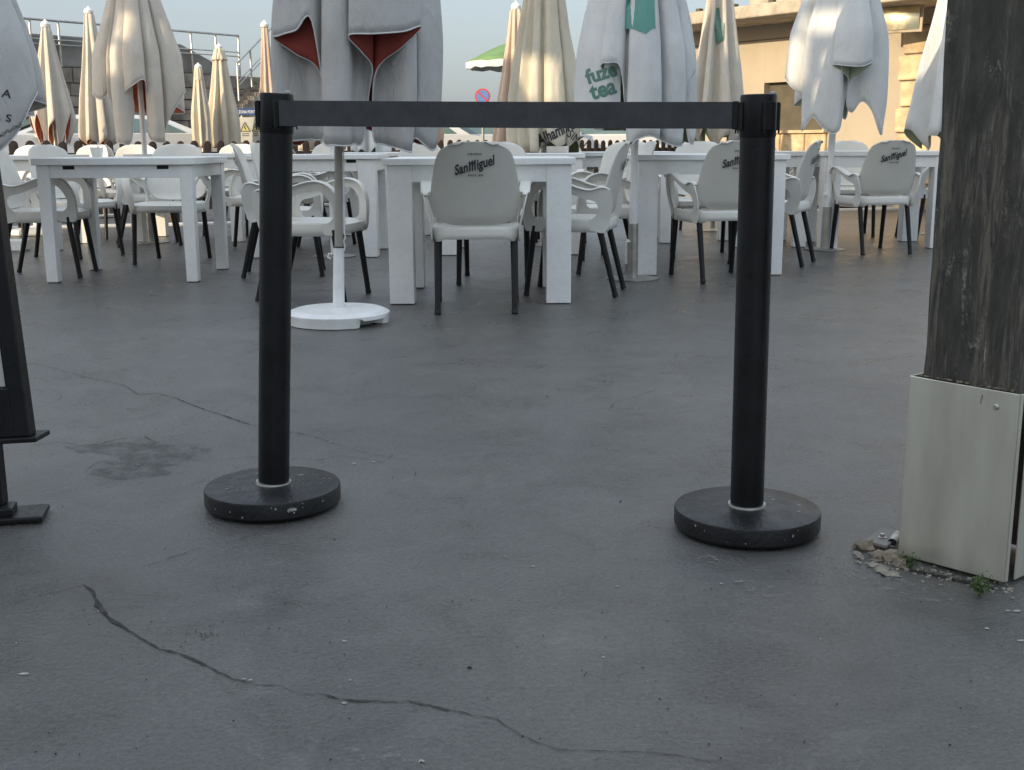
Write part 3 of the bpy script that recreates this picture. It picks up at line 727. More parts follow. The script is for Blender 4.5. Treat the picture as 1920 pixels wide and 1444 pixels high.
# lettering on the outer face of the backrest
def chair_print(back, ink, outer=True):
    s = 1 if outer else -1
    ax = Vector((s, 0, 0)); y0 = -.60 if outer else .30
    O = Vector((.0*s, -.28, .725)); O2 = Vector((.0, -.28, .688))
    ca, sa = math.cos(R(10)), math.sin(R(10))
    ta = text_mesh('San', .058, bold=.0016, xs=.80, sub=1, spacing=1.0); tb = text_mesh('iguel', .058, bold=.0016, xs=.80, sub=1, spacing=1.0)
    wa = max(p[0] for p in ta[0])-min(p[0] for p in ta[0]); wb = max(p[0] for p in tb[0])-min(p[0] for p in tb[0]); wm = .036; gpx = .004
    tot = wa+wb+wm+2*gpx; x0 = -tot/2; base_y = min(p[1] for p in ta[0])+.001
    vs = [(x+x0+wa/2, y) for x, y in ta[0]]; fs = [list(f) for f in ta[1]]
    yb = -base_y
    # blackletter M: three leaning stems with pointed shoulders
    mx0 = x0+wa+gpx; hM = .044
    for k in range(3):
        cx = mx0+.005+k*.0125
        st_ = [(cx-.0035, base_y), (cx+.0035, base_y-.002), (cx+.0035, base_y+hM-.010), (cx+.001, base_y+hM), (cx-.006, base_y+hM-.007), (cx-.0035, base_y+hM-.012)]
        n0 = len(vs); vs += st_; fs.append([n0+i for i in range(6)])
        if k < 2:
            n0 = len(vs); vs += [(cx+.0035, base_y+hM-.012), (cx+.010, base_y+hM-.002), (cx+.010, base_y+hM-.012), (cx+.0035, base_y+hM-.022)]; fs.append([n0+i for i in (0, 3, 2, 1)])
    lo_b = sorted(p[1] for p in tb[0])
    dyb = base_y-(min(p[1] for p in ta[0]))+.0
    n0 = len(vs); vs += [(x+mx0+wm+gpx+wb/2, y) for x, y in tb[0]]; fs += [[n0+i for i in f] for f in tb[1]]
    t1 = (vs, fs)
    v1 = [(x, y*1.15+x*.26) for x, y in t1[0]]
    off = .0106 if outer else .0015
    p = []
    for vf, dz, sz in (((v1, t1[1]), -.005, 1),):
        p.append(decal('logo', vf, O+Vector((0, 0, dz)), ax, (0, 0, 1), back, ink, back, off=off))
    t2 = text_mesh('CERVEZAS', .0125, bold=.0004, xs=1.05, sub=0, spacing=1.15)
    p.append(decal('lettering', t2, O+Vector((0, 0, .048)), ax, (0, 0, 1), back, ink, back, off=off))
    t3 = text_mesh('SINCE 1890', .0125, bold=.0004, xs=1.05, sub=0, spacing=1.15)
    p.append(decal('lettering', t3, O+Vector((.004*s, 0, -.052)), ax, (0, 0, 1), back, ink, back, off=off))
    return p
chair_print(chair_back, M['ink'])
GC = 'white plastic armchairs with black legs'
used = [False]
def place_chair(x, y, yaw, label, ink=None, plastic=None, noprint=False, inner=False, tilt=0):
    if not used[0]: o = chair; used[0] = True
    else: o = copy_tree(chair)
    o.location = (x, y, 0); o.rotation_euler = (0, 0, R(yaw)); tag(o, label, 'chair', GC)
    return o
c_all = []
def C(*a, **k): c_all.append((a, k))
C(-.178, 5.86, 1, 'white armchair seen from behind in the middle, its whole black print visible')
C(1.270, 7.12, 13, 'white armchair whose printed back is half hidden by the right belt post')
C(2.745, 8.80, 10, 'white armchair seen from behind at the far right, next to the wooden pillar')
C(.350, 6.44, 78, 'white armchair turned left, tucked under the right end of the middle table')
C(1.800, 7.98, 64, 'white armchair turned left, just right of the right belt post')
C(-1.07, 6.26, -101, 'white armchair facing right directly behind the left belt post')
C(-1.46, 7.45, -82, 'white armchair facing right, its back just left of the left belt post')
C(-2.44, 8.30, 179, 'white armchair facing the camera behind the left table')
C(-2.99, 7.45, -84, 'white armchair facing right at the left end of the left table, beside the menu stand')
C(-3.28, 8.75, -118, 'white armchair behind the left end of the left table, turned half towards the camera')
C(-.10, 7.02, 178, 'white armchair on the far side of the middle table, behind the printed chair')
C(.62, 7.55, 100, 'white armchair between the middle table and the tall grey folded parasol, legs only in view')
C(1.40, 8.55, 175, 'white armchair on the far side of the right table, only its rounded top showing')
C(.78, 8.35, 160, 'grey backed chair top between the middle and right tables')
C(-4.55, 10.7, 165, 'sunlit chair at the far left in front of the pickets')
C(-4.00, 10.9, 172, 'sunlit chair second from the left in front of the pickets')
C(-3.45, 10.6, 185, 'sunlit chair left of the chair facing the camera, in front of the pickets')
C(-2.62, 10.9, 175, 'sunlit chair right of the chair facing the camera, in front of the pickets')
C(-1.92, 10.3, 120, 'sunlit chair behind the left belt post near the pickets')
C(-1.62, 9.75, -60, 'white chair leaning right behind the thin white parasol pole')
C(-.78, 10.0, 182, 'white chair top showing over the table left of the printed middle chair')
C(.42, 9.9, 178, 'cream rimmed chair top below the slanted beer lettering')
C(3.02, 10.4, 170, 'white chair top behind the far right table, left of the printed chair')
C(2.20, 10.1, 186, 'chair top just right of the right belt post')
C(1.92, 11.2, 150, 'distant chair whose legs show below the half hidden printed chair')
C(3.65, 10.0, 95, 'white armchair turned left beyond the far right table')
C(-3.05, 9.75, -70, 'white armchair facing right behind the left table near the silver parasol pole')
C(-2.05, 9.3, 90, 'white armchair turned left behind the right end of the left table')
for a_, k_ in c_all: place_chair(*a_, **k_)

# ================================================================== TABLES
def table(x0, y0, wd, dp, lw, label, yaw=0, top_t=.034, apron=.085, Hh=.75, taper=0, slots=False, inset=.0, ov=.02):
    root = empty('cafe_table', (x0, y0, 0), R(yaw), label, 'table', 'white terrace tables')
    b = MB(); b.box((wd/2, dp/2, Hh-top_t/2), (wd, dp, top_t)); b.build('tabletop', M['tablewhite'], root, bevel=.004)
    for sx in (0, 1):
        for sy in (0, 1):
            cx = (ov+lw/2) if sx == 0 else wd-ov-lw/2; cy = (ov+lw/2) if sy == 0 else dp-ov-lw/2
            b = MB(); hz = Hh-top_t-.001
            t = lw/2; bt = lw/2*(1-taper)
            dx = (lw/2-bt)*(1 if sx == 0 else -1)*0; 
            v = [Vector((cx+a_*t, cy+c_*t, hz)) for a_, c_ in ((-1, -1), (1, -1), (1, 1), (-1, 1))]+[Vector((cx+a_*bt+dx, cy+c_*bt, .004)) for a_, c_ in ((-1, -1), (1, -1), (1, 1), (-1, 1))]
            b.add(v, [(0, 1, 2, 3), (4, 7, 6, 5), (0, 4, 5, 1), (1, 5, 6, 2), (2, 6, 7, 3), (3, 7, 4, 0)])
            lg = b.build('leg', M['tablewhite'], root, bevel=.004)
            b = MB(); b.box((cx, cy, .003), (bt*1.7, bt*1.7, .005)); b.build('foot_pad', M['legblack'], lg)
    b = MB(); za = Hh-top_t-.0015-apron/2; pr = .006
    b.box((wd/2, ov+.012+pr, za), (wd-2*ov-2*lw+.001, .022, apron)); b.box((wd/2, dp-ov-.012-pr, za), (wd-2*ov-2*lw+.001, .022, apron))
    b.box((ov+.012+pr, dp/2, za), (.022, dp-2*ov-2*lw+.001, apron)); b.box((wd-ov-.012-pr, dp/2, za), (.022, dp-2*ov-2*lw+.001, apron))
    b.build('apron', M['tablewhite'], root, bevel=.002)
    if slots:
        for fx_ in (.22, .80):
            b = MB(); b.box((wd*fx_, ov+pr+.0002, Hh-top_t-.014), (.07, .002, .022)); b.build('slot', M['dirt'], root, bevel=.0008)
    return root
table(-.655, 5.93, .985, .86, .128, 'white table in the middle with thick square legs, behind the printed chair')
table(-2.87, 6.98, .975, .84, .078, 'white table on the left with thin legs and two dark slots under its top', slots=True, apron=.075, top_t=.042, taper=.12)
table(.77, 7.20, .955, .80, .125, 'white table behind the right belt post and its printed chair')
table(2.40, 8.97, 1.02, .82, .13, 'white table at the far right, cut off by the wooden pillar')
table(-1.95, 8.50, .98, .85, .13, 'white table behind the thin white parasol pole, left of the middle table', slots=True)
table(-.55, 8.62, 1.1, .85, .15, 'white table in the second row behind the middle table')
table(.48, 9.6, .9, .8, .12, 'white table in the second row between the middle and right tables')
table(1.75, 9.15, .62, .8, .10, 'narrow white table just right of the right belt post')
table(-4.55, 9.2, .95, .8, .09, 'white table behind the menu stand at the far left')
table(-3.3, 9.95, 1.0, .8, .10, 'white table near the pickets behind the left table')
table(-1.6, 10.6, .9, .8, .10, 'white table near the pickets behind the thin white pole')
# pot on the left table
root = empty('square_pot', ap(183, 299, 7.45)*1, 0, 'small white square pot with straws on the left table', 'pot')
root.location = (ap(183, 299, 7.45).x, 7.45, .7505)
b = MB(); t, u, hz = .033, .024, .062
b.add([(-u, -u, 0), (u, -u, 0), (u, u, 0), (-u, u, 0), (-t, -t, hz), (t, -t, hz), (t, t, hz), (-t, t, hz), (-t+.003, -t+.003, hz), (t-.003, -t+.003, hz), (t-.003, t-.003, hz), (-t+.003, t-.003, hz), (-u+.003, -u+.003, .01), (u-.003, -u+.003, .01), (u-.003, u-.003, .01), (-u+.003, u-.003, .01)],
      [(3, 2, 1, 0), (0, 1, 5, 4), (1, 2, 6, 5), (2, 3, 7, 6), (3, 0, 4, 7), (4, 5, 9, 8), (5, 6, 10, 9), (6, 7, 11, 10), (7, 4, 8, 11), (8, 9, 13, 12), (9, 10, 14, 13), (10, 11, 15, 14), (11, 8, 12, 15), (12, 13, 14, 15)])
b.build('pot', M['plastic'], root)
b = MB(); b.tube([(.005, 0, .01), (.02, 0, .10)], .003, 8); b.tube([(-.005, .005, .01), (.008, .006, .095)], .003, 8); b.build('straw', M['plastic'], root)

# ================================================================== FOLDED PARASOLS
def cat_closed(pts, m):
    out = []; k = len(pts)
    for i in range(k):
        p0, p1, p2, p3 = [Vector(pts[(i+d) % k]) for d in (-1, 0, 1, 2)]
        for q in range(m):
            t = q/m; out.append(.5*((2*p1)+(-p0+p2)*t+(2*p0-5*p1+4*p2-p3)*t*t+(-p0+3*p1-3*p2+p3)*t**3))
    return out
def canopy(parent, ctrl, Rb, ztop, zlow, cloth, under, rows=26, m=6, topr=.12, belly=.72, wr=.010, seed=0, piping=None, name='canopy', rtop=.05, pw=1.0):
    """ctrl: (angle in degrees, 0 = towards -Y, radius factor, hem height) round the pole"""
    ring = cat_closed([(math.sin(R(a_))*r, -math.cos(R(a_))*r, z) for a_, r, z in ctrl], m)
    rws = []
    for j in range(rows+1):
        v = j/rows; row = []
        for q in ring:
            z = ztop+(q.z-ztop)*v; t = (ztop-z)/(ztop-zlow)
            s = topr+(1-topr)*min(1, (t/belly))**pw
            if t > belly: s += .05*math.sin(min(1, (t-belly)/max(.01, 1-belly))*PI)
            if t < .04: s *= (t/.04)**.5*.85+.15 if t > 0 else .15
            rr = math.hypot(q.x, q.y); f = .62+(rr-.62)*(.25+.75*min(1, t*1.6))
            d = Vector((q.x, q.y, 0))/max(rr, 1e-4)
            n_ = noise.noise(Vector((d.x*2.5+seed, d.y*2.5, z*2.2)))*wr+noise.noise(Vector((d.x*7+seed, d.y*7, z*5)))*wr*.45*min(1, t*2)
            row.append(Vector((d.x*(f*s*Rb+n_), d.y*(f*s*Rb+n_), z)))
        rws.append(row)
    b = MB(); b.grid(rws, closed=True)
    # orient: first ring is the top; outward normals
    o = b.build(name, [cloth, under], parent, smooth=True, solid=.0035, inner=1, angle=180)
    bm = bmesh.new(); bm.from_mesh(o.data); bmesh.ops.recalc_face_normals(bm, faces=bm.faces)
    # make sure the normals point away from the pole
    s_ = sum((f.normal.xy.dot(f.calc_center_median().xy) for f in bm.faces))
    if s_ < 0: bmesh.ops.reverse_faces(bm, faces=bm.faces)
    bm.to_mesh(o.data); bm.free()
    o.data.polygons.foreach_set('use_smooth', [True]*len(o.data.polygons))
    if piping is not None:
        p = MB(); hem = rws[-1]; p.tube(hem+[hem[0]], .0035, 6, cap=False); p.build('piping', piping, o, smooth=True)
    return o
def rand_ctrl(n, zb, raise_, seed, depth=.5, rot=0, lean=.72):
    rn = random.Random(seed); out = []; st = 360/n
    for k in range(n):
        a_ = rot+k*st+rn.uniform(-.1, .1)*st
        out.append((a_, depth+rn.uniform(-.06, .06), zb+rn.uniform(0, .02)))
        out.append((a_+st*lean*.55, .86+rn.uniform(-.05, .05), zb+raise_*.6))
        out.append((a_+st*lean, 1.0+rn.uniform(-.08, .03), zb+raise_*(1+rn.uniform(-.4, .2))))
        out.append((a_+st*(lean+.10), .84+rn.uniform(-.05, .05), zb+raise_*.8))
    return out
def finial(parent, z, mt=None):
    b = MB(); b.lathe([(.050, z-.05), (.055, z-.02), (.042, z), (.030, z+.010), (.012, z+.022), (.008, z+.035)], n=16)
    b.build('finial', mt or M['whitepole'], parent, smooth=True)
GP = 'folded terrace parasols'
def parasol(x, y, label, ctrl, Rb, ztop, zlow, cloth, under, pole=(.022, 'steel'), base=None, sleeve=None, tilt=(0, 0), fin=True, **kw):
    root = empty('folded_parasol', (x, y, 0), 0, label, 'parasol', GP)
    root.rotation_euler = (R(tilt[0]), R(tilt[1]), 0)
    can = canopy(root, ctrl, Rb, ztop, zlow, cloth, under, **kw)
    b = MB(); b.tube([(0, 0, .02), (0, 0, ztop-.02)], pole[0], 16); b.build('pole', M[pole[1]], root, smooth=True)
    if fin: finial(root, ztop)
    if base == 'plate':
        b = MB(); b.lathe([(.12, .002), (.16, .002), (.16, .008), (.03, .010)], n=32); b.build('base_plate', M['steel'], root, smooth=True, angle=30)
    if sleeve:
        b = MB(); b.tube([(0, 0, .01), (0, 0, sleeve[1])], sleeve[0], 20); b.build('ground_tube', M[sleeve[2]], root, smooth=True)
    return root, can

# --- main grey parasol behind the left belt post
zl = .80
ctrl = [(-95, .95, 1.42), (-84, .78, 1.40), (-80, .60, .86), (-64, .97, .84), (-54, .94, .83), (-50, .64, .84), (-40, .60, .84), (-30, .58, .86), (-24, .62, 1.04), (-26, .76, 1.15),
        (-40, .88, 1.20), (-53, 1.00, 1.26), (-44, 1.06, 1.27), (-32, 1.02, 1.29), (-22, .92, 1.33), (-19, .68, .95), (-15, .90, .83), (-5, .98, .82), (5, .92, .82), (9, .64, .83), (20, .56, .84),
        (26, .60, 1.04), (25, .76, 1.15), (14, .90, 1.21), (5, 1.03, 1.27), (20, 1.10, 1.28), (40, 1.08, 1.30), (57, 1.04, 1.33), (46, .90, 1.24), (30, .76, 1.15), (31, .60, 1.0), (36, .56, .85), (44, .64, .83), (49, .90, .81),
        (58, .95, .80), (66, .80, .82), (64, .92, .86), (78, 1.04, .81), (90, 1.06, .83), (98, .8, .84), (110, .6, .9), (128, 1, .86), (140, .6, .9), (160, 1.0, .86), (172, .6, .9), (190, 1, .9), (205, .6, .9), (225, 1, .88), (240, .6, .9), (252, .9, .9), (258, .6, 1.2)]
px_, py_ = gp(632, 606).xy
root, can = parasol(px_+.005, py_+.02, 'big grey folded parasol with dark red underside on a round white base', ctrl, .355, 2.75, .80, M['grey_cloth'], M['red_under'],
    pole=(.019, 'steel_dull'), tilt=(0, 2.0), rows=40, m=7, belly=.62, topr=.2, wr=.014, seed=3, piping=M['white_cloth'])
can.location = (.065, 0, 0)
b = MB(); b.tube([(0, 0, .05), (0, 0, .06), (0, 0, .352)], [.034, .028, .025], 24); b.build('sleeve', M['whitepole'], root, smooth=True)
b = MB(); b.tube([(0, 0, .352), (0, 0, .358)], [.026, .026], 24); b.build('sleeve_rim', M['ink'], root, smooth=True)
b = MB(); b.tube([(-.03, -.004, .32), (-.045, -.006, .325), (-.05, -.006, .305), (-.035, -.004, .30)], .004, 8); b.build('clamp_knob', M['whitepole'], root, smooth=True)
b = MB(); b.tube([(.024, -.012, .95), (.027, -.016, .60), (.03, -.016, .42), (.034, -.018, .40), (.026, -.02, .385), (.032, -.02, .365), (.03, -.02, .34)], .0025, 6); b.build('cord', M['whitepole'], root, smooth=True)
# base disc, with cut out hollows on its right
b = MB(); n = 96; prof = [(.0, .072), (.035, .078), (.036, .07), (.12, .067), (.19, .060), (.205, .061), (.228, .052), (.240, .045)]
rws = []
for r_, z_ in prof: rws.append([Vector((math.cos(2*PI*k/n)*max(r_, .001), math.sin(2*PI*k/n)*max(r_, .001), z_+.006)) for k in range(n)])
low1, low2, low3 = [], [], []
for k in range(n):
    t = 2*PI*k/n; tt = (t+PI) % (2*PI)-PI
    cut = 0
    for c0, hw in ((-.62, .38), (.35, .34), (2.2, .5)):
        cut = max(cut, min(1, max(0, (hw-abs(tt-c0))/.08)))
    rim = .240; r3 = .234-.055*cut
    low1.append(Vector((math.cos(t)*rim, math.sin(t)*rim, .046-.012*cut))); low2.append(Vector((math.cos(t)*(rim-.002-.03*cut), math.sin(t)*(rim-.002-.03*cut), .040-.012*cut)))
    low3.append(Vector((math.cos(t)*r3, math.sin(t)*r3, .003+.004*cut)))
rws += [low1, low2, low3]
b.grid(rws, closed=True); b.add(low3, [tuple(range(n))])
bs = b.build('base', [M['whitepole']], root, smooth=True, angle=28); bs.rotation_euler = (0, R(-2.0), 0)

# --- left edge parasol with lettering
ctrl = [(20, .55, 1.02), (34, .9, .96), (50, 1.02, .98), (62, .98, 1.10), (78, 1.04, 1.14), (86, .8, 1.12), (92, .6, 1.1), (104, .95, 1.1), (118, .6, 1.0)]+rand_ctrl(6, .95, .1, 5, rot=140)[:14]+[(355, .9, .74), (5, .95, .72), (12, .85, .76)]
ctrl = [(-110, .6, .95), (-95, 1.0, 1.0), (-80, .6, .95), (-60, .95, .92), (-45, .6, .9), (-25, .95, .80), (-12, .7, .82), (2, .93, .76), (16, .84, .74), (32, .86, .76), (46, .93, .80), (58, 1.03, .90), (67, 1.08, 1.04), (78, 1.04, 1.12), (90, .75, 1.1), (110, .95, 1.05), (125, .6, 1), (145, .95, 1), (160, .6, 1), (180, .95, 1), (200, .6, 1), (220, .95, 1), (235, .6, 1)]
root, can = parasol(ap(-62, 200, 6.7).x, 6.7, 'grey folded parasol cut off by the left edge, dark capital letters on its hem', ctrl, .42, 2.7, .74, M['grey_cloth'], M['sand_cloth'],
    pole=(.022, 'steel'), base='plate', rows=34, belly=.7, seed=8, piping=M['white_cloth'])
t = text_mesh('THA S', .056, bold=.0008, sub=1, spacing=1.1)
O = Vector((.275, -.45, .985)); d = Vector((1, 0, -.22)).normalized(); u = Vector((.22, 0, 1)).normalized()
decal('lettering', t, O, d, u, can, M['ink'], can, off=.003)
t = text_mesh('A', .06, bold=.001, sub=1)
decal('lettering', t, Vector((.345, -.45, 1.10)), d, u, can, M['ink'], can, off=.003)
# printed leafy border near the hem
bd = MB(); tree = bvh_of(can)
for i in range(16):
    px = .20+.013*i; pz = .82+.008*i+.004*math.sin(i*2.1)
    for k in range(3):
        cx, cz = px+.006*math.cos(k*2.1+i), pz+.006*math.sin(k*2.1+i)
        hh = tree.ray_cast(Vector((cx, -.8, cz)), Vector((0, 1, 0)), 1.6)
        if hh[0] is None: continue
        q = hh[0]+Vector((0, -.003, 0)); bd.tube([q+Vector((.004*math.cos(a_*1.05), 0, .004*math.sin(a_*1.05))) for a_ in range(7)], .0009, 4)
if bd.v: bd.build('border_print', M['ink'], can)

# --- parasol with orange underside, left of the left belt post
ctrl = [(-100, .9, 1.32), (-78, 1.05, 1.26), (-62, .86, 1.20), (-56, .55, 1.32), (-44, .80, 1.24), (-38, .55, 1.0), (-30, .85, .88), (-14, .95, .84), (-2, .82, .86), (2, .6, 1.18), (-6, .86, 1.24), (8, 1.0, 1.30), (24, .96, 1.34), (30, .6, 1.1), (26, .75, .90), (36, .92, .85), (50, .88, .85), (58, .7, .9), (60, .88, 1.05), (74, 1.12, 1.24), (88, 1.0, 1.28), (100, .6, 1.2), (120, 1, 1.1), (135, .6, 1.1), (155, 1, 1.1), (170, .6, 1.1), (190, 1, 1.1), (205, .6, 1.1), (225, 1, 1.1), (240, .6, 1.1)]
q = gp(283, 455)
root, can = parasol(q.x, q.y, 'large beige folded parasol with orange underside, behind the left table', ctrl, .35, 2.75, .84, M['sand_cloth'], M['orange_under'],
    pole=(.022, 'whitepole'), base='plate', sleeve=(.030, .52, 'steel'), rows=34, belly=.62, seed=12, piping=M['white_cloth'])
# lone base seen beneath the left chairs
root = empty('parasol_base', gp(70, 440), 0, 'white parasol base on the floor behind the left armchair', 'parasol base')
b = MB(); b.lathe([(.05, .085), (.055, .075), (.20, .06), (.24, .05), (.25, .02), (.24, .003)][::-1], n=8); b.build('base', M['whitepole'], root, bevel=.006)
b = MB(); b.tube([(0, 0, .06), (0, 0, .36)], .028, 16); b.build('socket', M['whitepole'], root, smooth=True)
o = MB(); o.box((0, 0, .045), (.16, .14, .09)); o = o.build('white_block', M['whitepole'], bevel=.01); o.location = gp(33, 470); tag(o, 'small white block on the floor beside the menu stand', 'block')

# --- far folded parasols left
def far(px, top, bot, Y, half_px, label, cloth, under='orange_under', n=8, seed=1, raise_=.12, cap=False, **kw):
    X = ap(px, 150, Y).x; zt_ = ap(px, top, Y).z if top is not None else 2.8; zb = max(.35, ap(px, bot, Y).z)
    Rb = half_px*Y/FPX
    r_, c_ = parasol(X, Y, label, rand_ctrl(n, zb, raise_, seed, rot=seed*17), Rb, zt_, zb, M[cloth], M[under], pole=(.022, 'steel'), base='plate', rows=22, m=4, seed=seed, fin=top is not None, wr=.008, **kw)
    if cap:
        canopy(r_, rand_ctrl(8, zt_-.22, .0, seed+1, depth=.9), Rb*.52, zt_+.01, zt_-.22, M[cloth], M[under], rows=8, m=3, name='top_cap', topr=.1, belly=1, pw=.7)
    return r_, c_
far(94, 42, 275, 13.2, 44, 'grey and cream folded parasol with orange underside, second from the left edge', 'sand_cloth', seed=2, raise_=.34, belly=.85, topr=.22)
far(176, 17, 277, 14.0, 37, 'tall slim folded parasol left of the large beige parasol', 'sand_cloth', seed=3, raise_=.10, belly=.85, topr=.3)
far(373, 122, 277, 17.5, 17, 'shorter of the two small cream parasols with caps, by the stone steps', 'cream_cloth', seed=4, raise_=.03, cap=True, belly=.5, topr=.5)
far(414, 85, 280, 18.0, 30, 'taller of the two small cream parasols with caps, by the stone steps', 'cream_cloth', seed=5, raise_=.04, cap=True, belly=.7, topr=.4)
far(501, 43, 276, 15.0, 19, 'narrow peach folded parasol just above the left belt post', 'peach_cloth', seed=6, raise_=.10, belly=.8, topr=.4)
rr_, cc_ = far(598, 150, 284, 16.3, 44, 'cream parasol hem with dark script showing under the belt near the left post', 'cream_cloth', seed=7, raise_=.03)
t = text_mesh('cha', .19, bold=.004, shear=.3, sub=1)
decal('lettering', t, Vector((.05, -.6, .86)), (1, 0, .1), (-.1, 0, 1), cc_, M['faded_ink'], cc_, off=.004, reach=.6)
rr_, cc_ = far(785, 60, 277, 17.0, 46, 'peach parasol hem with dark script showing under the belt left of the white car', 'peach_cloth', seed=8, raise_=.08)
# thin white pole parasol whose canopy hides behind the grey one
q = gp(628, 481)
root, can = parasol(q.x, q.y, 'white folded parasol on a pale pole, mostly hidden behind the big grey parasol', rand_ctrl(8, .98, .18, 9, rot=10), .30, 2.6, .98, M['white_cloth'], M['pale_under'],
    pole=(.030, 'whitepole'), base='plate', rows=20, m=4, seed=4)
far(692, 90, 299, 11.2, 37, 'white folded parasol hanging to the tabletop right of the white pole', 'white_cloth', 'pale_under', seed=10, raise_=.10, belly=.8, topr=.3)
# --- centre
rr_, cc_ = far(968, 8, 290, 12.6, 44, 'peach and cream folded parasol left of the taller cream one, behind the belt', 'peach_cloth', seed=11, raise_=.03, belly=.85, topr=.32)
ctrl = [(-100, .8, .8), (-82, 1.0, .78), (-66, .6, .80), (-52, .92, .76), (-38, .62, .78), (-26, .9, .76), (-12, .86, .76), (-6, .62, .80), (6, .92, .84), (20, .98, .80), (34, .96, .82), (42, .72, .86), (46, .90, .80), (60, 1.0, .84), (78, .98, .74), (88, .7, .72), (104, 1, .8), (120, .6, .8), (140, 1, .8), (160, .6, .8), (180, 1, .8), (200, .6, .8), (220, 1, .8), (240, .6, .8)]
root, can = parasol(ap(1020, 150, 9.5).x, 9.5, 'tall cream folded parasol with black script on its hem, in the middle', ctrl, .29, 2.75, .74, M['cream_cloth'], M['green_under'],
    pole=(.022, 'steel'), base='plate', rows=30, belly=.75, topr=.22, seed=14)
t = text_mesh('Alhambra', .125, bold=.004, shear=.25, xs=.66, sub=1)
decal('lettering', t, Vector((.085, -.5, .905)), (1, 0, .5), (-.5, 0, 1), can, M['ink'], can, off=.003, reach=.5)
t = text_mesh('SIN 1', .09, bold=.001, xs=.8, sub=1)
decal('lettering', t, Vector((.255, -.5, .855)), (1, 0, -.75), (.75, 0, 1), can, M['ink'], can, off=.003, reach=.5)
# --- tea parasol
ctrl = [(-108, .7, .95), (-92, 1.0, .93), (-74, .98, .92), (-60, .97, .96), (-48, .95, 1.00), (-34, .90, .99), (-24, .78, .96), (-30, .80, 1.14), (-42, .97, 1.25), (-32, 1.03, 1.27), (-21, .96, 1.24), (-18, .74, .98), (-13, .92, .80), (-4, .98, .84), (8, 1.0, .86), (20, .93, .84), (26, .66, .86), (30, .9, .82), (42, 1.0, .80), (54, .92, .82), (58, .66, .9), (60, .90, 1.12), (72, 1.0, 1.22), (80, .8, 1.1), (84, .9, .84), (92, 1.02, .82), (104, .8, .84), (118, 1.0, .86), (130, .6, .9), (150, 1, .86), (165, .6, .9), (185, 1, .9), (200, .6, .9), (220, 1, .9), (238, .6, .9)]
q = gp(1186, 523)
root, can = parasol(q.x, q.y, 'large pale grey folded parasol with a teal panel and green lettering', ctrl, .345, 2.75, .80, M['white_cloth'], M['green_under'],
    pole=(.022, 'whitepole'), base='plate', sleeve=(.031, .34, 'steel'), rows=36, belly=.72, topr=.2, seed=21, piping=M['white_cloth'])
b = MB(); b.tube([(0, 0, .34), (0, 0, .56)], .027, 20); b.build('sleeve', M['whitepole'], root, smooth=True)
b = MB(); rock(b, (0, 0, 0), (.014, .014, .014), 1); kb = b.build('clamp_knob', M['whitepole'], root, smooth=True); kb.location = (-.034, -.02, .23)
t = text_mesh('fuze', .115, bold=.004, sub=1, xs=.9); t2 = text_mesh('tea', .13, bold=.004, sub=1, xs=.9)
decal('lettering', t, Vector((-.225, -.5, 1.215)), (1, 0, .28), (-.28, 0, 1), can, M['greenink'], can, off=.003, reach=.5)
decal('lettering', t2, Vector((-.215, -.5, 1.125)), (1, 0, .28), (-.28, 0, 1), can, M['greenink'], can, off=.003, reach=.5)
# teal pointed panel on the front pleat
tv = []; tf = []
W_, nh = .085, 14
for i in range(nh+1):
    z = 1.40+.055*i; ww = W_*(1-.25*i/nh)
    for j in range(7):
        x = -.01+ww*(j/3-1); zz = z-(.0 if i else 1)*0
        if i == 0: zz = 1.40+.07*max(0, 1-(j/6))+.035*(max(0, (j-4)))
        tv.append((x, zz))
for i in range(nh):
    for j in range(6): tf.append((i*7+j, i*7+j+1, (i+1)*7+j+1, (i+1)*7+j))
decal('teal_panel', (tv, tf), Vector((0, -.5, 0)), (1, 0, 0), (0, 0, 1), can, M['teal'], can, off=.003, reach=.5)
# --- parasol with green bottle logo
rr_, cc_ = far(1345, None, 286, 11.0, 56, 'cream folded parasol with a green logo, left of the right belt post', 'sand_cloth', 'pale_under', seed=23, raise_=.22, belly=.85, topr=.18)
t = [(0, 0), (.045, .0), (.05, .03), (.05, .16), (.025, .22), (.022, .30), (-.002, .30), (-.004, .22), (-.012, .16)]
tv = [(x*1.3, z) for x, z in t]
decal('logo', (tv, [tuple(range(len(tv)))]), Vector((-.045, -.6, 1.72)), (1, 0, 0), (0, 0, 1), cc_, M['greenink'], cc_, off=.006, reach=.6)
# --- parasol right of the right belt post
ctrl = [(-112, .8, 1.3), (-96, 1.05, 1.30), (-80, .98, 1.22), (-72, .62, 1.1), (-66, .85, .96), (-56, .98, .90), (-44, .9, 1.0), (-30, .93, .93), (-16, .95, .88), (-8, .92, .90), (-1, .64, .95), (3, .60, 1.12), (4, .75, 1.26), (-8, .92, 1.32), (-20, 1.02, 1.37), (-4, 1.09, 1.36), (12, 1.10, 1.36), (27, 1.02, 1.39), (16, .86, 1.31), (7, .75, 1.26), (8, .58, 1.1), (24, .58, 1.04), (32, .74, 1.12), (42, .88, 1.06), (52, 1.0, .93), (64, 1.03, .88), (76, 1.03, .90), (88, 1.04, .99), (98, .85, 1.1), (104, .98, 1.32), (116, .9, 1.3), (130, .6, 1.2), (150, 1, 1.0), (168, .6, 1.1), (186, 1, 1.0), (202, .6, 1.1), (222, 1, 1.1), (236, .6, 1.2)]
q = gp(1546, 468)
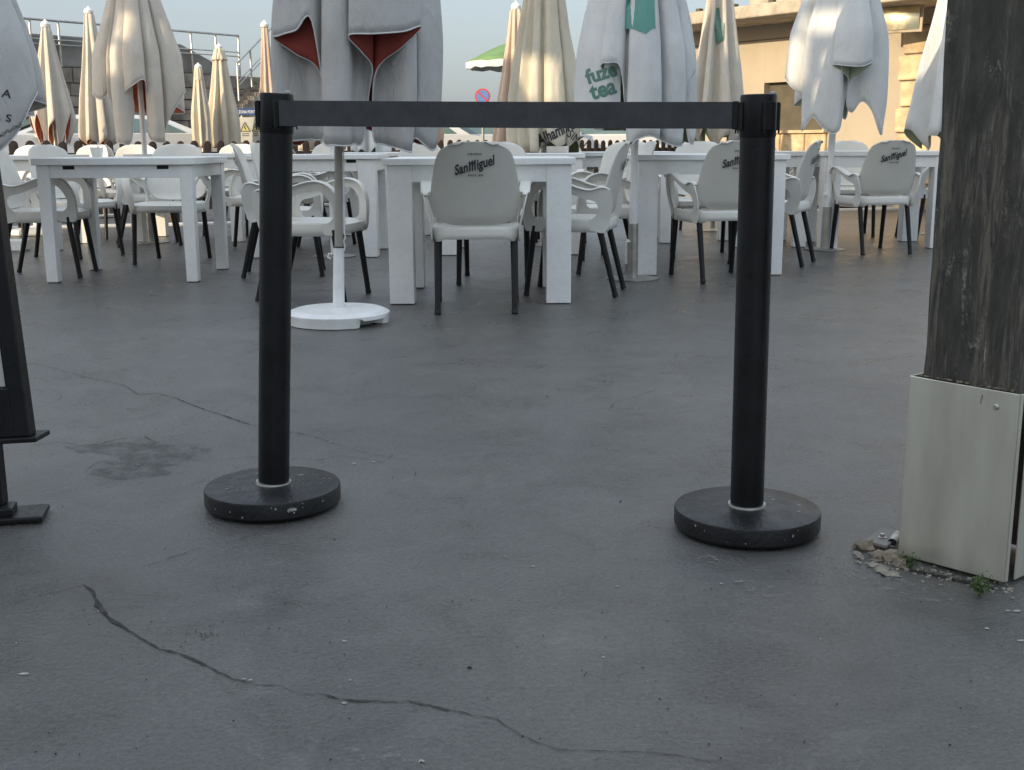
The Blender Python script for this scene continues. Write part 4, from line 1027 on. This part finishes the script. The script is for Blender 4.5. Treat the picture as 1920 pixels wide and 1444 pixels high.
root, can = parasol(q.x, q.y, 'white folded parasol with pale green underside, right of the right belt post', ctrl, .345, 2.75, .88, M['white_cloth'], M['pale_under'],
    pole=(.026, 'whitepole'), base='plate', sleeve=(.034, .33, 'steel_dull'), rows=36, belly=.6, topr=.28, seed=31, piping=M['white_cloth'], tilt=(0, 1.0))
b = MB(); rock(b, (0, 0, 0), (.014, .014, .014), 1); kb = b.build('clamp_knob', M['whitepole'], root, smooth=True); kb.location = (-.034, -.02, .42)
b = MB(); b.tube([(0, 0, .33), (0, 0, .42)], [.026, .030], 20); b.build('sleeve', M['whitepole'], root, smooth=True)
far(1782, None, 282, 10.4, 78, 'white folded parasol half hidden behind the wooden pillar', 'white_cloth', 'pale_under', seed=33, raise_=.2, belly=.9, topr=.1)

# --- open green parasol far away
root = empty('open_parasol', (ap(968, 120, 21).x, 21, 0), 0, 'open green parasol far behind the folded cream ones', 'parasol')
b = MB(); n = 8; rows_ = []
for j in range(7):
    t = j/6; rr = .05+.85*t
    rows_.append([Vector((math.cos(2*PI*k/(n*4)+.2)*rr*(1-.05*(k % 4 != 0)*t), math.sin(2*PI*k/(n*4)+.2)*rr*(1-.05*(k % 4 != 0)*t), 2.58-.34*t**1.3-(0 if k % 4 else .02)*t)) for k in range(n*4)])
val = [[p+Vector((0, 0, -.002)) for p in rows_[-1]], [p*1.0+Vector((0, 0, -.10-.03*(k_ % 2))) for k_, p in enumerate(rows_[-1])]]
b.grid(rows_, closed=True); b.build('canopy', M['green_cloth'], root, smooth=True, solid=.004, angle=60)
b = MB(); b.grid(val, closed=True); b.build('valance', M['white_cloth'], root, solid=.004)
b = MB(); b.tube([(0, 0, 0), (0, 0, 2.6)], .02, 10); b.build('pole', M['steel'], root)

# ================================================================== BACKGROUND
# picket fence along the terrace
def fline(s, a=16.9, bb=1.0):                       # s = x
    return Vector((s, a+bb*s, 0))
fr = empty('picket_fence', fline(-2), R(45), 'brown picket fence with rounded tops along the back of the terrace', 'fence')
d = Vector((1, 1, 0)).normalized()
pk = None; s0 = -6.0; i = 0
me_p = None
b = MB(); outl = [(-.046, 0), (.046, 0), (.046, .73)]+[(.046*math.cos(PI*k/8), .73+.046*math.sin(PI*k/8)) for k in range(1, 8)]+[(-.046, .73)]
b.prism(outl, (0, 0, .10), (1, 0, 0), (0, 0, 1), (0, 1, 0), .02)
pk = b.build('picket', M['picket'], fr, bevel=.003)
L0 = -6.5
count = 0
while count < 96:
    xx = L0+count*.170
    o = pk if count == 0 else pk.copy()
    if count: col.objects.link(o); o.parent = fr
    o.location = (xx, rnd.uniform(-.003, .003), rnd.uniform(-.008, .008)); count += 1
Lend = L0+count*.17
b = MB(); b.box(((L0+Lend)/2, .045, .28), (Lend-L0, .04, .09)); b.box(((L0+Lend)/2, .045, .71), (Lend-L0, .04, .08)); b.build('rail', M['picket'], fr)
b = MB()
for k in range(9): b.box((L0+k*2, .11, .33), (.09, .09, .72))
b.build('fence_post', M['picket'], fr)

# stone quay wall on the left with railings and steps
def qw(u_px, off=0):
    u = (u_px-960)/FPX; Y = 30.1/(1-1.18*u)
    return Vector((Y*u, Y, 0))
P0, P1 = qw(-120), qw(640)
wd_ = (P1-P0).normalized(); wn = Vector((wd_.y, -wd_.x, 0))
Lw = (P1-P0).length
root = empty('quay_wall', P0, math.atan2(wd_.y, wd_.x), 'old stone harbour wall with a concrete top, behind the left parasols', 'stone wall')
b = MB(); b2 = MB(); z = 0.0; rn = random.Random(4)
pxs = lambda px: (qw(px)-P0).dot(wd_)
xcut = pxs(430)
while z < 2.05:
    hgt = rn.uniform(.16, .27); x = 0-rn.random()*.4
    while x < Lw:
        l = rn.uniform(.28, .75)
        top_here = 2.05 if x < xcut else 2.05
        b.box((x+l/2, .3+rn.uniform(-.03, .03), z+hgt/2), (l-.012, .6, hgt-.012)); x += l
    z += hgt
zst = z
b.build('stonework', M['stone'], root, bevel=.012)
b2.box((Lw/2, .42, zst/2), (Lw, .55, zst-.02)); b2.build('wall_core', M['concrete'], root)
b = MB(); xa, xb = 0, pxs(345); xc = pxs(425)
b.prism([(xa-1, zst), (xc, zst), (xc, zst+.25), (xb+.3, 2.72), (xa-1, 2.72)], (0, .05, 0), (1, 0, 0), (0, 0, 1), (0, 1, 0), .9)
b.build('parapet', M['concrete'], root, bevel=.03)
# steps climbing to the right, towards a higher terrace
b = MB(); xs0 = pxs(432); xs1 = pxs(520)
ns = 8
for k in range(ns):
    x = xs0+(xs1-xs0)*k/ns; b.box((x+(Lw-x)/2, -.35, zst-.62+.08*k), (Lw-x, .7, .085))
b.box(((xs0+Lw)/2+.1, -.33, (zst-.66)/2), (Lw-xs0-.2, .64, zst-.68))
b.build('steps', M['stone'], root, bevel=.01)
# railings
rl = empty('quay_railing', P0, math.atan2(wd_.y, wd_.x), 'grey steel railing on top of the stone harbour wall', 'railing')
b = MB(); zr = 2.95
b.tube([(pxs(30), -.02, zr), (pxs(470), -.02, zr)], .022, 8); b.tube([(pxs(30), -.02, zr-.32), (pxs(470), -.02, zr-.32)], .012, 8); b.tube([(pxs(30), -.02, zr-.40), (pxs(470), -.02, zr-.40)], .012, 8)
b.build('rail', M['steel'], rl, smooth=True)
for px in (44, 96, 147, 207, 260, 339, 384, 428, 469):
    b = MB(); b.tube([(pxs(px), -.02, zr), (pxs(px), -.02, zst if px < 430 else zst)], .02, 8); b.build('baluster', M['steel'], rl, smooth=True)
rl = empty('stair_railing', P0, math.atan2(wd_.y, wd_.x), 'sloping steel handrail beside the stone steps', 'railing')
b = MB(); A_ = Vector((pxs(426), -.7, zst+.18)); B_ = Vector((pxs(500), -.7, zst+1.0))
b.tube([A_, B_], .02, 8); b.tube([A_-Vector((0, 0, .34)), B_-Vector((0, 0, .34))], .012, 8); b.tube([A_-Vector((0, 0, .42)), B_-Vector((0, 0, .42))], .012, 8); b.build('rail', M['steel'], rl, smooth=True)
for t in (0, .33, .66, 1):
    p = A_.lerp(B_, t); b = MB(); b.tube([p, p-Vector((0, 0, .7))], .018, 8); b.build('baluster', M['steel'], rl)

# warning sign panel
Ys = 18.6; c = ap(472, 245, Ys)
root = empty('warning_sign', (c.x, Ys, 0), 0, 'grey warning panel headed in blue, left of the left belt post', 'sign')
b = MB(); b.box((0, 0, .78), (.40, .02, .95)); pan_ = b.build('panel', M['signgrey'], root)
b = MB(); b.box((0, -.003, 1.40-.06), (.44, .03, .10)); b.build('header', M['signblue'], root)
t = text_mesh('ZONA PORTUARIA', .062, bold=.001, xs=.72, sub=0); decal('lettering', t, Vector((0.005, -.02, 1.335)), (1, 0, 0), (0, 0, 1), None, M['plastic'], root)
b = MB()
for (tx, tz) in ((-.10, 1.10), (.08, 1.10), (-.09, .74), (.09, .74)):
    for sc_, off_, in ((1, .0),):
        b.prism([(-.075, -.06), (.075, -.06), (0, .075)], (tx, -.0135, tz), (1, 0, 0), (0, 0, 1), (0, -1, 0), .002)
b.build('triangle_mark', M['signyellow'], root)
b = MB()
for (tx, tz) in ((-.10, 1.10), (.08, 1.10), (-.09, .74), (.09, .74)):
    pts = [(-.075, -.06), (.075, -.06), (0, .075)]
    for k in range(3):
        p, q_ = pts[k], pts[(k+1) % 3]; b.tube([(tx+p[0], -.017, tz+p[1]), (tx+q_[0], -.017, tz+q_[1])], .005, 5)
    b.tube([(tx, -.017, tz+.03), (tx-.01, -.017, tz), (tx+.01, -.017, tz-.035)], .008, 5)
    for k in range(2): b.box((tx, -.0125, tz-.10-.03*k), (.11, .004, .010))
b.build('pictogram', M['ink'], root)
b = MB(); b.tube([(-.15, .03, 0), (-.15, .03, 1.35)], .02, 8); b.tube([(.15, .03, 0), (.15, .03, 1.35)], .02, 8); b.build('sign_post', M['steel'], root)

# no parking sign
Yn = 20.5; c = ap(905, 181, Yn)
root = empty('no_parking_sign', (c.x, Yn, 0), 0, 'round blue and red no parking sign above the belt', 'traffic sign')
def disc(r, y, m_, nm, par, thick=.01):
    b = MB(); n = 36; b.prism([(math.cos(2*PI*k/n)*r, math.sin(2*PI*k/n)*r) for k in range(n)], (0, y, c.z), (1, 0, 0), (0, 0, 1), (0, 1, 0), thick); return b.build(nm, m_, par)
disc(.135, 0, M['signred'], 'rim', root); disc(.108, -.004, M['signmidblue'], 'face', root, .003)
b = MB(); Mx = Matrix.Translation((0, -.007, c.z)) @ Matrix.Rotation(R(45), 4, 'Y'); b.box(None, (.225, .002, .026), M=Mx); b.build('bar', M['signred'], root)
b = MB(); b.tube([(0, .03, 0), (0, .03, c.z+.12)], .025, 10); b.build('sign_post', M['steel'], root, smooth=True)

# parked cars behind the fence
def car(x, y, yaw, label, ln=4.2, hh=1.45):
    root = empty('parked_car', (x, y, 0), R(yaw), label, 'car', 'white cars parked behind the pickets')
    k = hh/1.45; W2 = .84
    side = [(-2.05, .30), (-2.08, .62), (-1.98, .92), (-1.7, .98), (-1.55, 1.0), (-.95, 1.40*k), (-.2, 1.45*k), (.55, 1.40*k), (1.25, .98), (1.75, .88), (2.05, .72), (2.1, .45), (2.05, .28)]
    side = [(a_*ln/4.2, z_) for a_, z_ in side]
    b = MB(); n = len(side); rws = []
    for yy in (-W2, -W2*.97, W2*.97, W2):
        rws.append([Vector((a_, (yy if z_ < 1.02 else yy*.84), z_)) for a_, z_ in side])
    b.grid(rws, closed=True); b.add(rws[0], [tuple(range(n))]); b.add(rws[-1], [tuple(range(n))])
    b.build('body', M['carwhite'], root, bevel=.03)
    for sg in (-1, 1):
        for pts in ([(-1.28, 1.02), (-.88, 1.34*k), (-.25, 1.38*k), (-.25, 1.02)], [(-.17, 1.02), (-.17, 1.38*k), (.50, 1.34*k), (1.05, 1.02)]):
            b = MB(); v = [Vector((a_*ln/4.2, sg*(W2*(1-.16*min(1, max(0, (z_-1.0)/.42)))+.006), z_)) for a_, z_ in pts]
            b.add(v+[p-Vector((0, sg*.01, 0)) for p in v], [(0, 1, 2, 3), (7, 6, 5, 4), (0, 1, 5, 4), (1, 2, 6, 5), (2, 3, 7, 6), (3, 0, 4, 7)]); b.build('window', M['glass'], root)
        for wx in (-1.3, 1.3):
            b = MB(); b.tube([(wx*ln/4.2, sg*(W2-.18), .31), (wx*ln/4.2, sg*(W2+.01), .31)], .31, 24); wh = b.build('wheel', M['tyre'], root, smooth=True)
            b = MB(); b.tube([(wx*ln/4.2, sg*(W2+.008), .31), (wx*ln/4.2, sg*(W2+.02), .31)], .19, 20); b.build('rim', M['steel'], wh, smooth=True)
        b = MB(); b.box((.9*ln/4.2, sg*(W2+.10), 1.0), (.10, .16, .12)); b.build('wing_mirror', M['carwhite'], root, bevel=.02)
    b = MB(); b.add([(1.22*ln/4.2, -W2*.86, 1.02), (1.22*ln/4.2, W2*.86, 1.02), (.62*ln/4.2, W2*.74, 1.37*k), (.62*ln/4.2, -W2*.74, 1.37*k)], [(0, 1, 2, 3)]); o = b.build('windscreen', M['glass'], root, solid=.01); o.location = (.035, 0, .02)
    return root
car(ap(905, 250, 24).x, 24, 205, 'white car with teal windows behind the belt, left of the middle cream parasol', hh=1.42)
car(ap(1135, 250, 24).x+.2, 25.5, 190, 'white car behind the pickets below the tea parasol', hh=1.40)
car(ap(705, 250, 22).x, 23, 200, 'white car behind the pickets right of the white pole', hh=1.42)
car(ap(190, 250, 18.4).x-.1, 18.0, 215, 'white car behind the pickets behind the large beige parasol', hh=1.30)

# ------------------------------------------------------------------ building on the right
def bl(u): Y = 20.7/(1+1.29*u); return Vector((Y*u, Y, 0))
B0, B1 = bl(.150), bl(.60)
bd_ = (B1-B0).normalized(); Lb = (B1-B0).length; bz = math.atan2(bd_.y, bd_.x)
root = empty('beach_building', B0, bz, 'low sunlit sandy building with a flat roof slab, behind the right parasols', 'building')
def bx_(px): 
    u = (px-960)/FPX; return (bl(u)-B0).dot(bd_)
wx0, wx1 = bx_(1421), bx_(1530)
zs0, zs1 = .98, 1.62
b = MB(); D = 3.0
# wall with an opening: four blocks butted round it
b.box((wx0/2, D/2, 1.19), (wx0, D, 2.38)); b.box(((wx1+Lb)/2, D/2, 1.19), (Lb-wx1, D, 2.38))
b.box(((wx0+wx1)/2, D/2, zs0/2), (wx1-wx0, D-.004, zs0)); b.box(((wx0+wx1)/2, D/2, (zs1+2.38)/2), (wx1-wx0, D-.004, 2.38-zs1))
b.build('wall', M['wall'], root)
b = MB(); b.box(((wx0+wx1)/2, .15, (zs0+zs1)/2), (wx1-wx0, .05, zs1-zs0)); b.build('shutter', M['darkwin'], root)
b = MB(); b.box(((wx0+wx1)/2, -.04, zs0-.02), (wx1-wx0+.2, .12, .04)); b.build('sill', M['wallstone'], root, bevel=.005)
b = MB()
for zz in (2.19,): b.box((Lb/2, -.004, zz), (Lb, .012, .012))
b.build('joint', M['darkwin'], root)
b = MB(); rn = random.Random(9)
x = wx0-.1
while x < wx1+.0:
    l = rn.uniform(.3, .6); b = MB(); b.box((x+l/2, -.02, .78), (l-.012, .05, .34)); x += l; b.build('stone_block', M['wallstone'], root, bevel=.02)
for k in range(7):
    l = .62 if k % 2 else .42; zz = .15+k*.31
    b = MB(); b.box((bx_(1700)+.05*(k % 2), -.025, zz), (l, .06, .29)); b.build('stone_block', M['wallstone'], root, bevel=.02)
    b = MB(); b.box((bx_(1700)+.62+.05*(k % 2), -.02, zz), (.5, .05, .29)); b.build('stone_block', M['wallstone'], root, bevel=.02)
b = MB(); b.box((Lb/2-.25, D/2-.45, 2.38+.08), (Lb+1.4, D+.9, .16)); b.build('roof_slab', M['roofconc'], root, bevel=.02)
b = MB(); b.box((Lb/2+.5, D/2+.3, 2.54+.75), (Lb-.2, D-.6, 1.5)); b.build('upper_wall', M['roofconc'], root)
b = MB()
for k in range(14): b.box((-.3+k*.62, -.80, 2.56), (.07, .07, .05))
b.build('roof_clip', M['darkwin'], root)

# added roof window, tilted and domed to make a sun glint
Pw = ap(1692, 22, 14.1); hv = (sun_vec+(Vector((0, 0, CAM_H))-Pw).normalized()).normalized()
qd = hv.to_track_quat('Z', 'Y')
wr_ = tag(bpy.data.objects.new('glint_window', None), 'small tilted roof window added to the sandy building for a sun glint', 'window'); col.objects.link(wr_); wr_.location = Pw; wr_.rotation_euler = qd.to_euler()
b = MB(); rw_ = []
for i in range(9):
    rw_.append([Vector(((i/8-.5)*.42, (j/8-.5)*.42, +.012+.05*(1-((i/4-1)**2+(j/4-1)**2)/2))) for j in range(9)])
b.grid(rw_); b.build('pane', M['pane'], wr_, smooth=True, angle=80)
b = MB(); b.box((0, .225, 0), (.49, .03, .04)); b.box((0, -.225, 0), (.49, .03, .04)); b.box((.23, 0, 0), (.03, .42, .04)); b.box((-.23, 0, 0), (.03, .42, .04)); b.build('frame', M['roofconc'], wr_)

# ------------------------------------------------------------------ unseen wall behind the camera, shaped and pierced to shade the terrace
def st(s, t, z): return Vector((-SUN_AZ.x*s+SUN_AZ.y*t*1, -SUN_AZ.y*s-SUN_AZ.x*t, z))
# s runs with the light, t runs across it (positive to the left of the light's path)
tanE = math.tan(SUN_EL)
S_OCC = -9.0
T0, T1, HB = -9.0, 9.75, 4.62+6*math.tan(SUN_EL)
def occ_t(p): return p.x*SUN_AZ.y+p.y*(-SUN_AZ.x)
def occ_s(p): return p.x*(-SUN_AZ.x)+p.y*(-SUN_AZ.y)
holes = []  # openings traced back from the wanted sunlit patches
for (px, y0, y1, Y, hw) in ((205, 138, 82, 9.7, .10), (235, 75, 20, 9.7, .06), (1000, 190, 104, 9.3, .20), (1535, 190, 150, 8.65, .06), (1608, 195, 98, 8.7, .09), (1520, 48, 5, 8.65, .20), (1560, 118, 95, 8.6, .10), (1740, 285, 210, 10.2, .1)):
    a_ = ap(px, y0, Y); c_ = ap(px, y1, Y); t = occ_t(a_); s = occ_s(a_)
    z0 = a_.z+tanE*(s-S_OCC); z1 = c_.z+tanE*(s-S_OCC)
    if z1 < HB-.05: holes.append((t-hw, t+hw, z0, z1))
root = empty('shade_wall', (0, 0, 0), 0, 'unseen building wall behind the camera, shaped to shade the terrace', 'building')
ts = sorted({T0, T1}|{h_[0] for h_ in holes}|{h_[1] for h_ in holes}); zz = sorted({0, HB}|{h_[2] for h_ in holes}|{h_[3] for h_ in holes})
b = MB()
for i in range(len(ts)-1):
    for j in range(len(zz)-1):
        tc_, zc = (ts[i]+ts[i+1])/2, (zz[j]+zz[j+1])/2
        if any(h_[0] < tc_ < h_[1] and h_[2] < zc < h_[3] for h_ in holes): continue
        v = [st(S_OCC-dd, tt, z_) for dd in (0, .02) for tt in (ts[i], ts[i+1]) for z_ in (zz[j], zz[j+1])]
        b.add(v, [(0, 1, 3, 2), (4, 6, 7, 5), (0, 4, 5, 1), (2, 3, 7, 6), (0, 2, 6, 4), (1, 5, 7, 3)])
b.build('wall', M['tablewhite'], root)
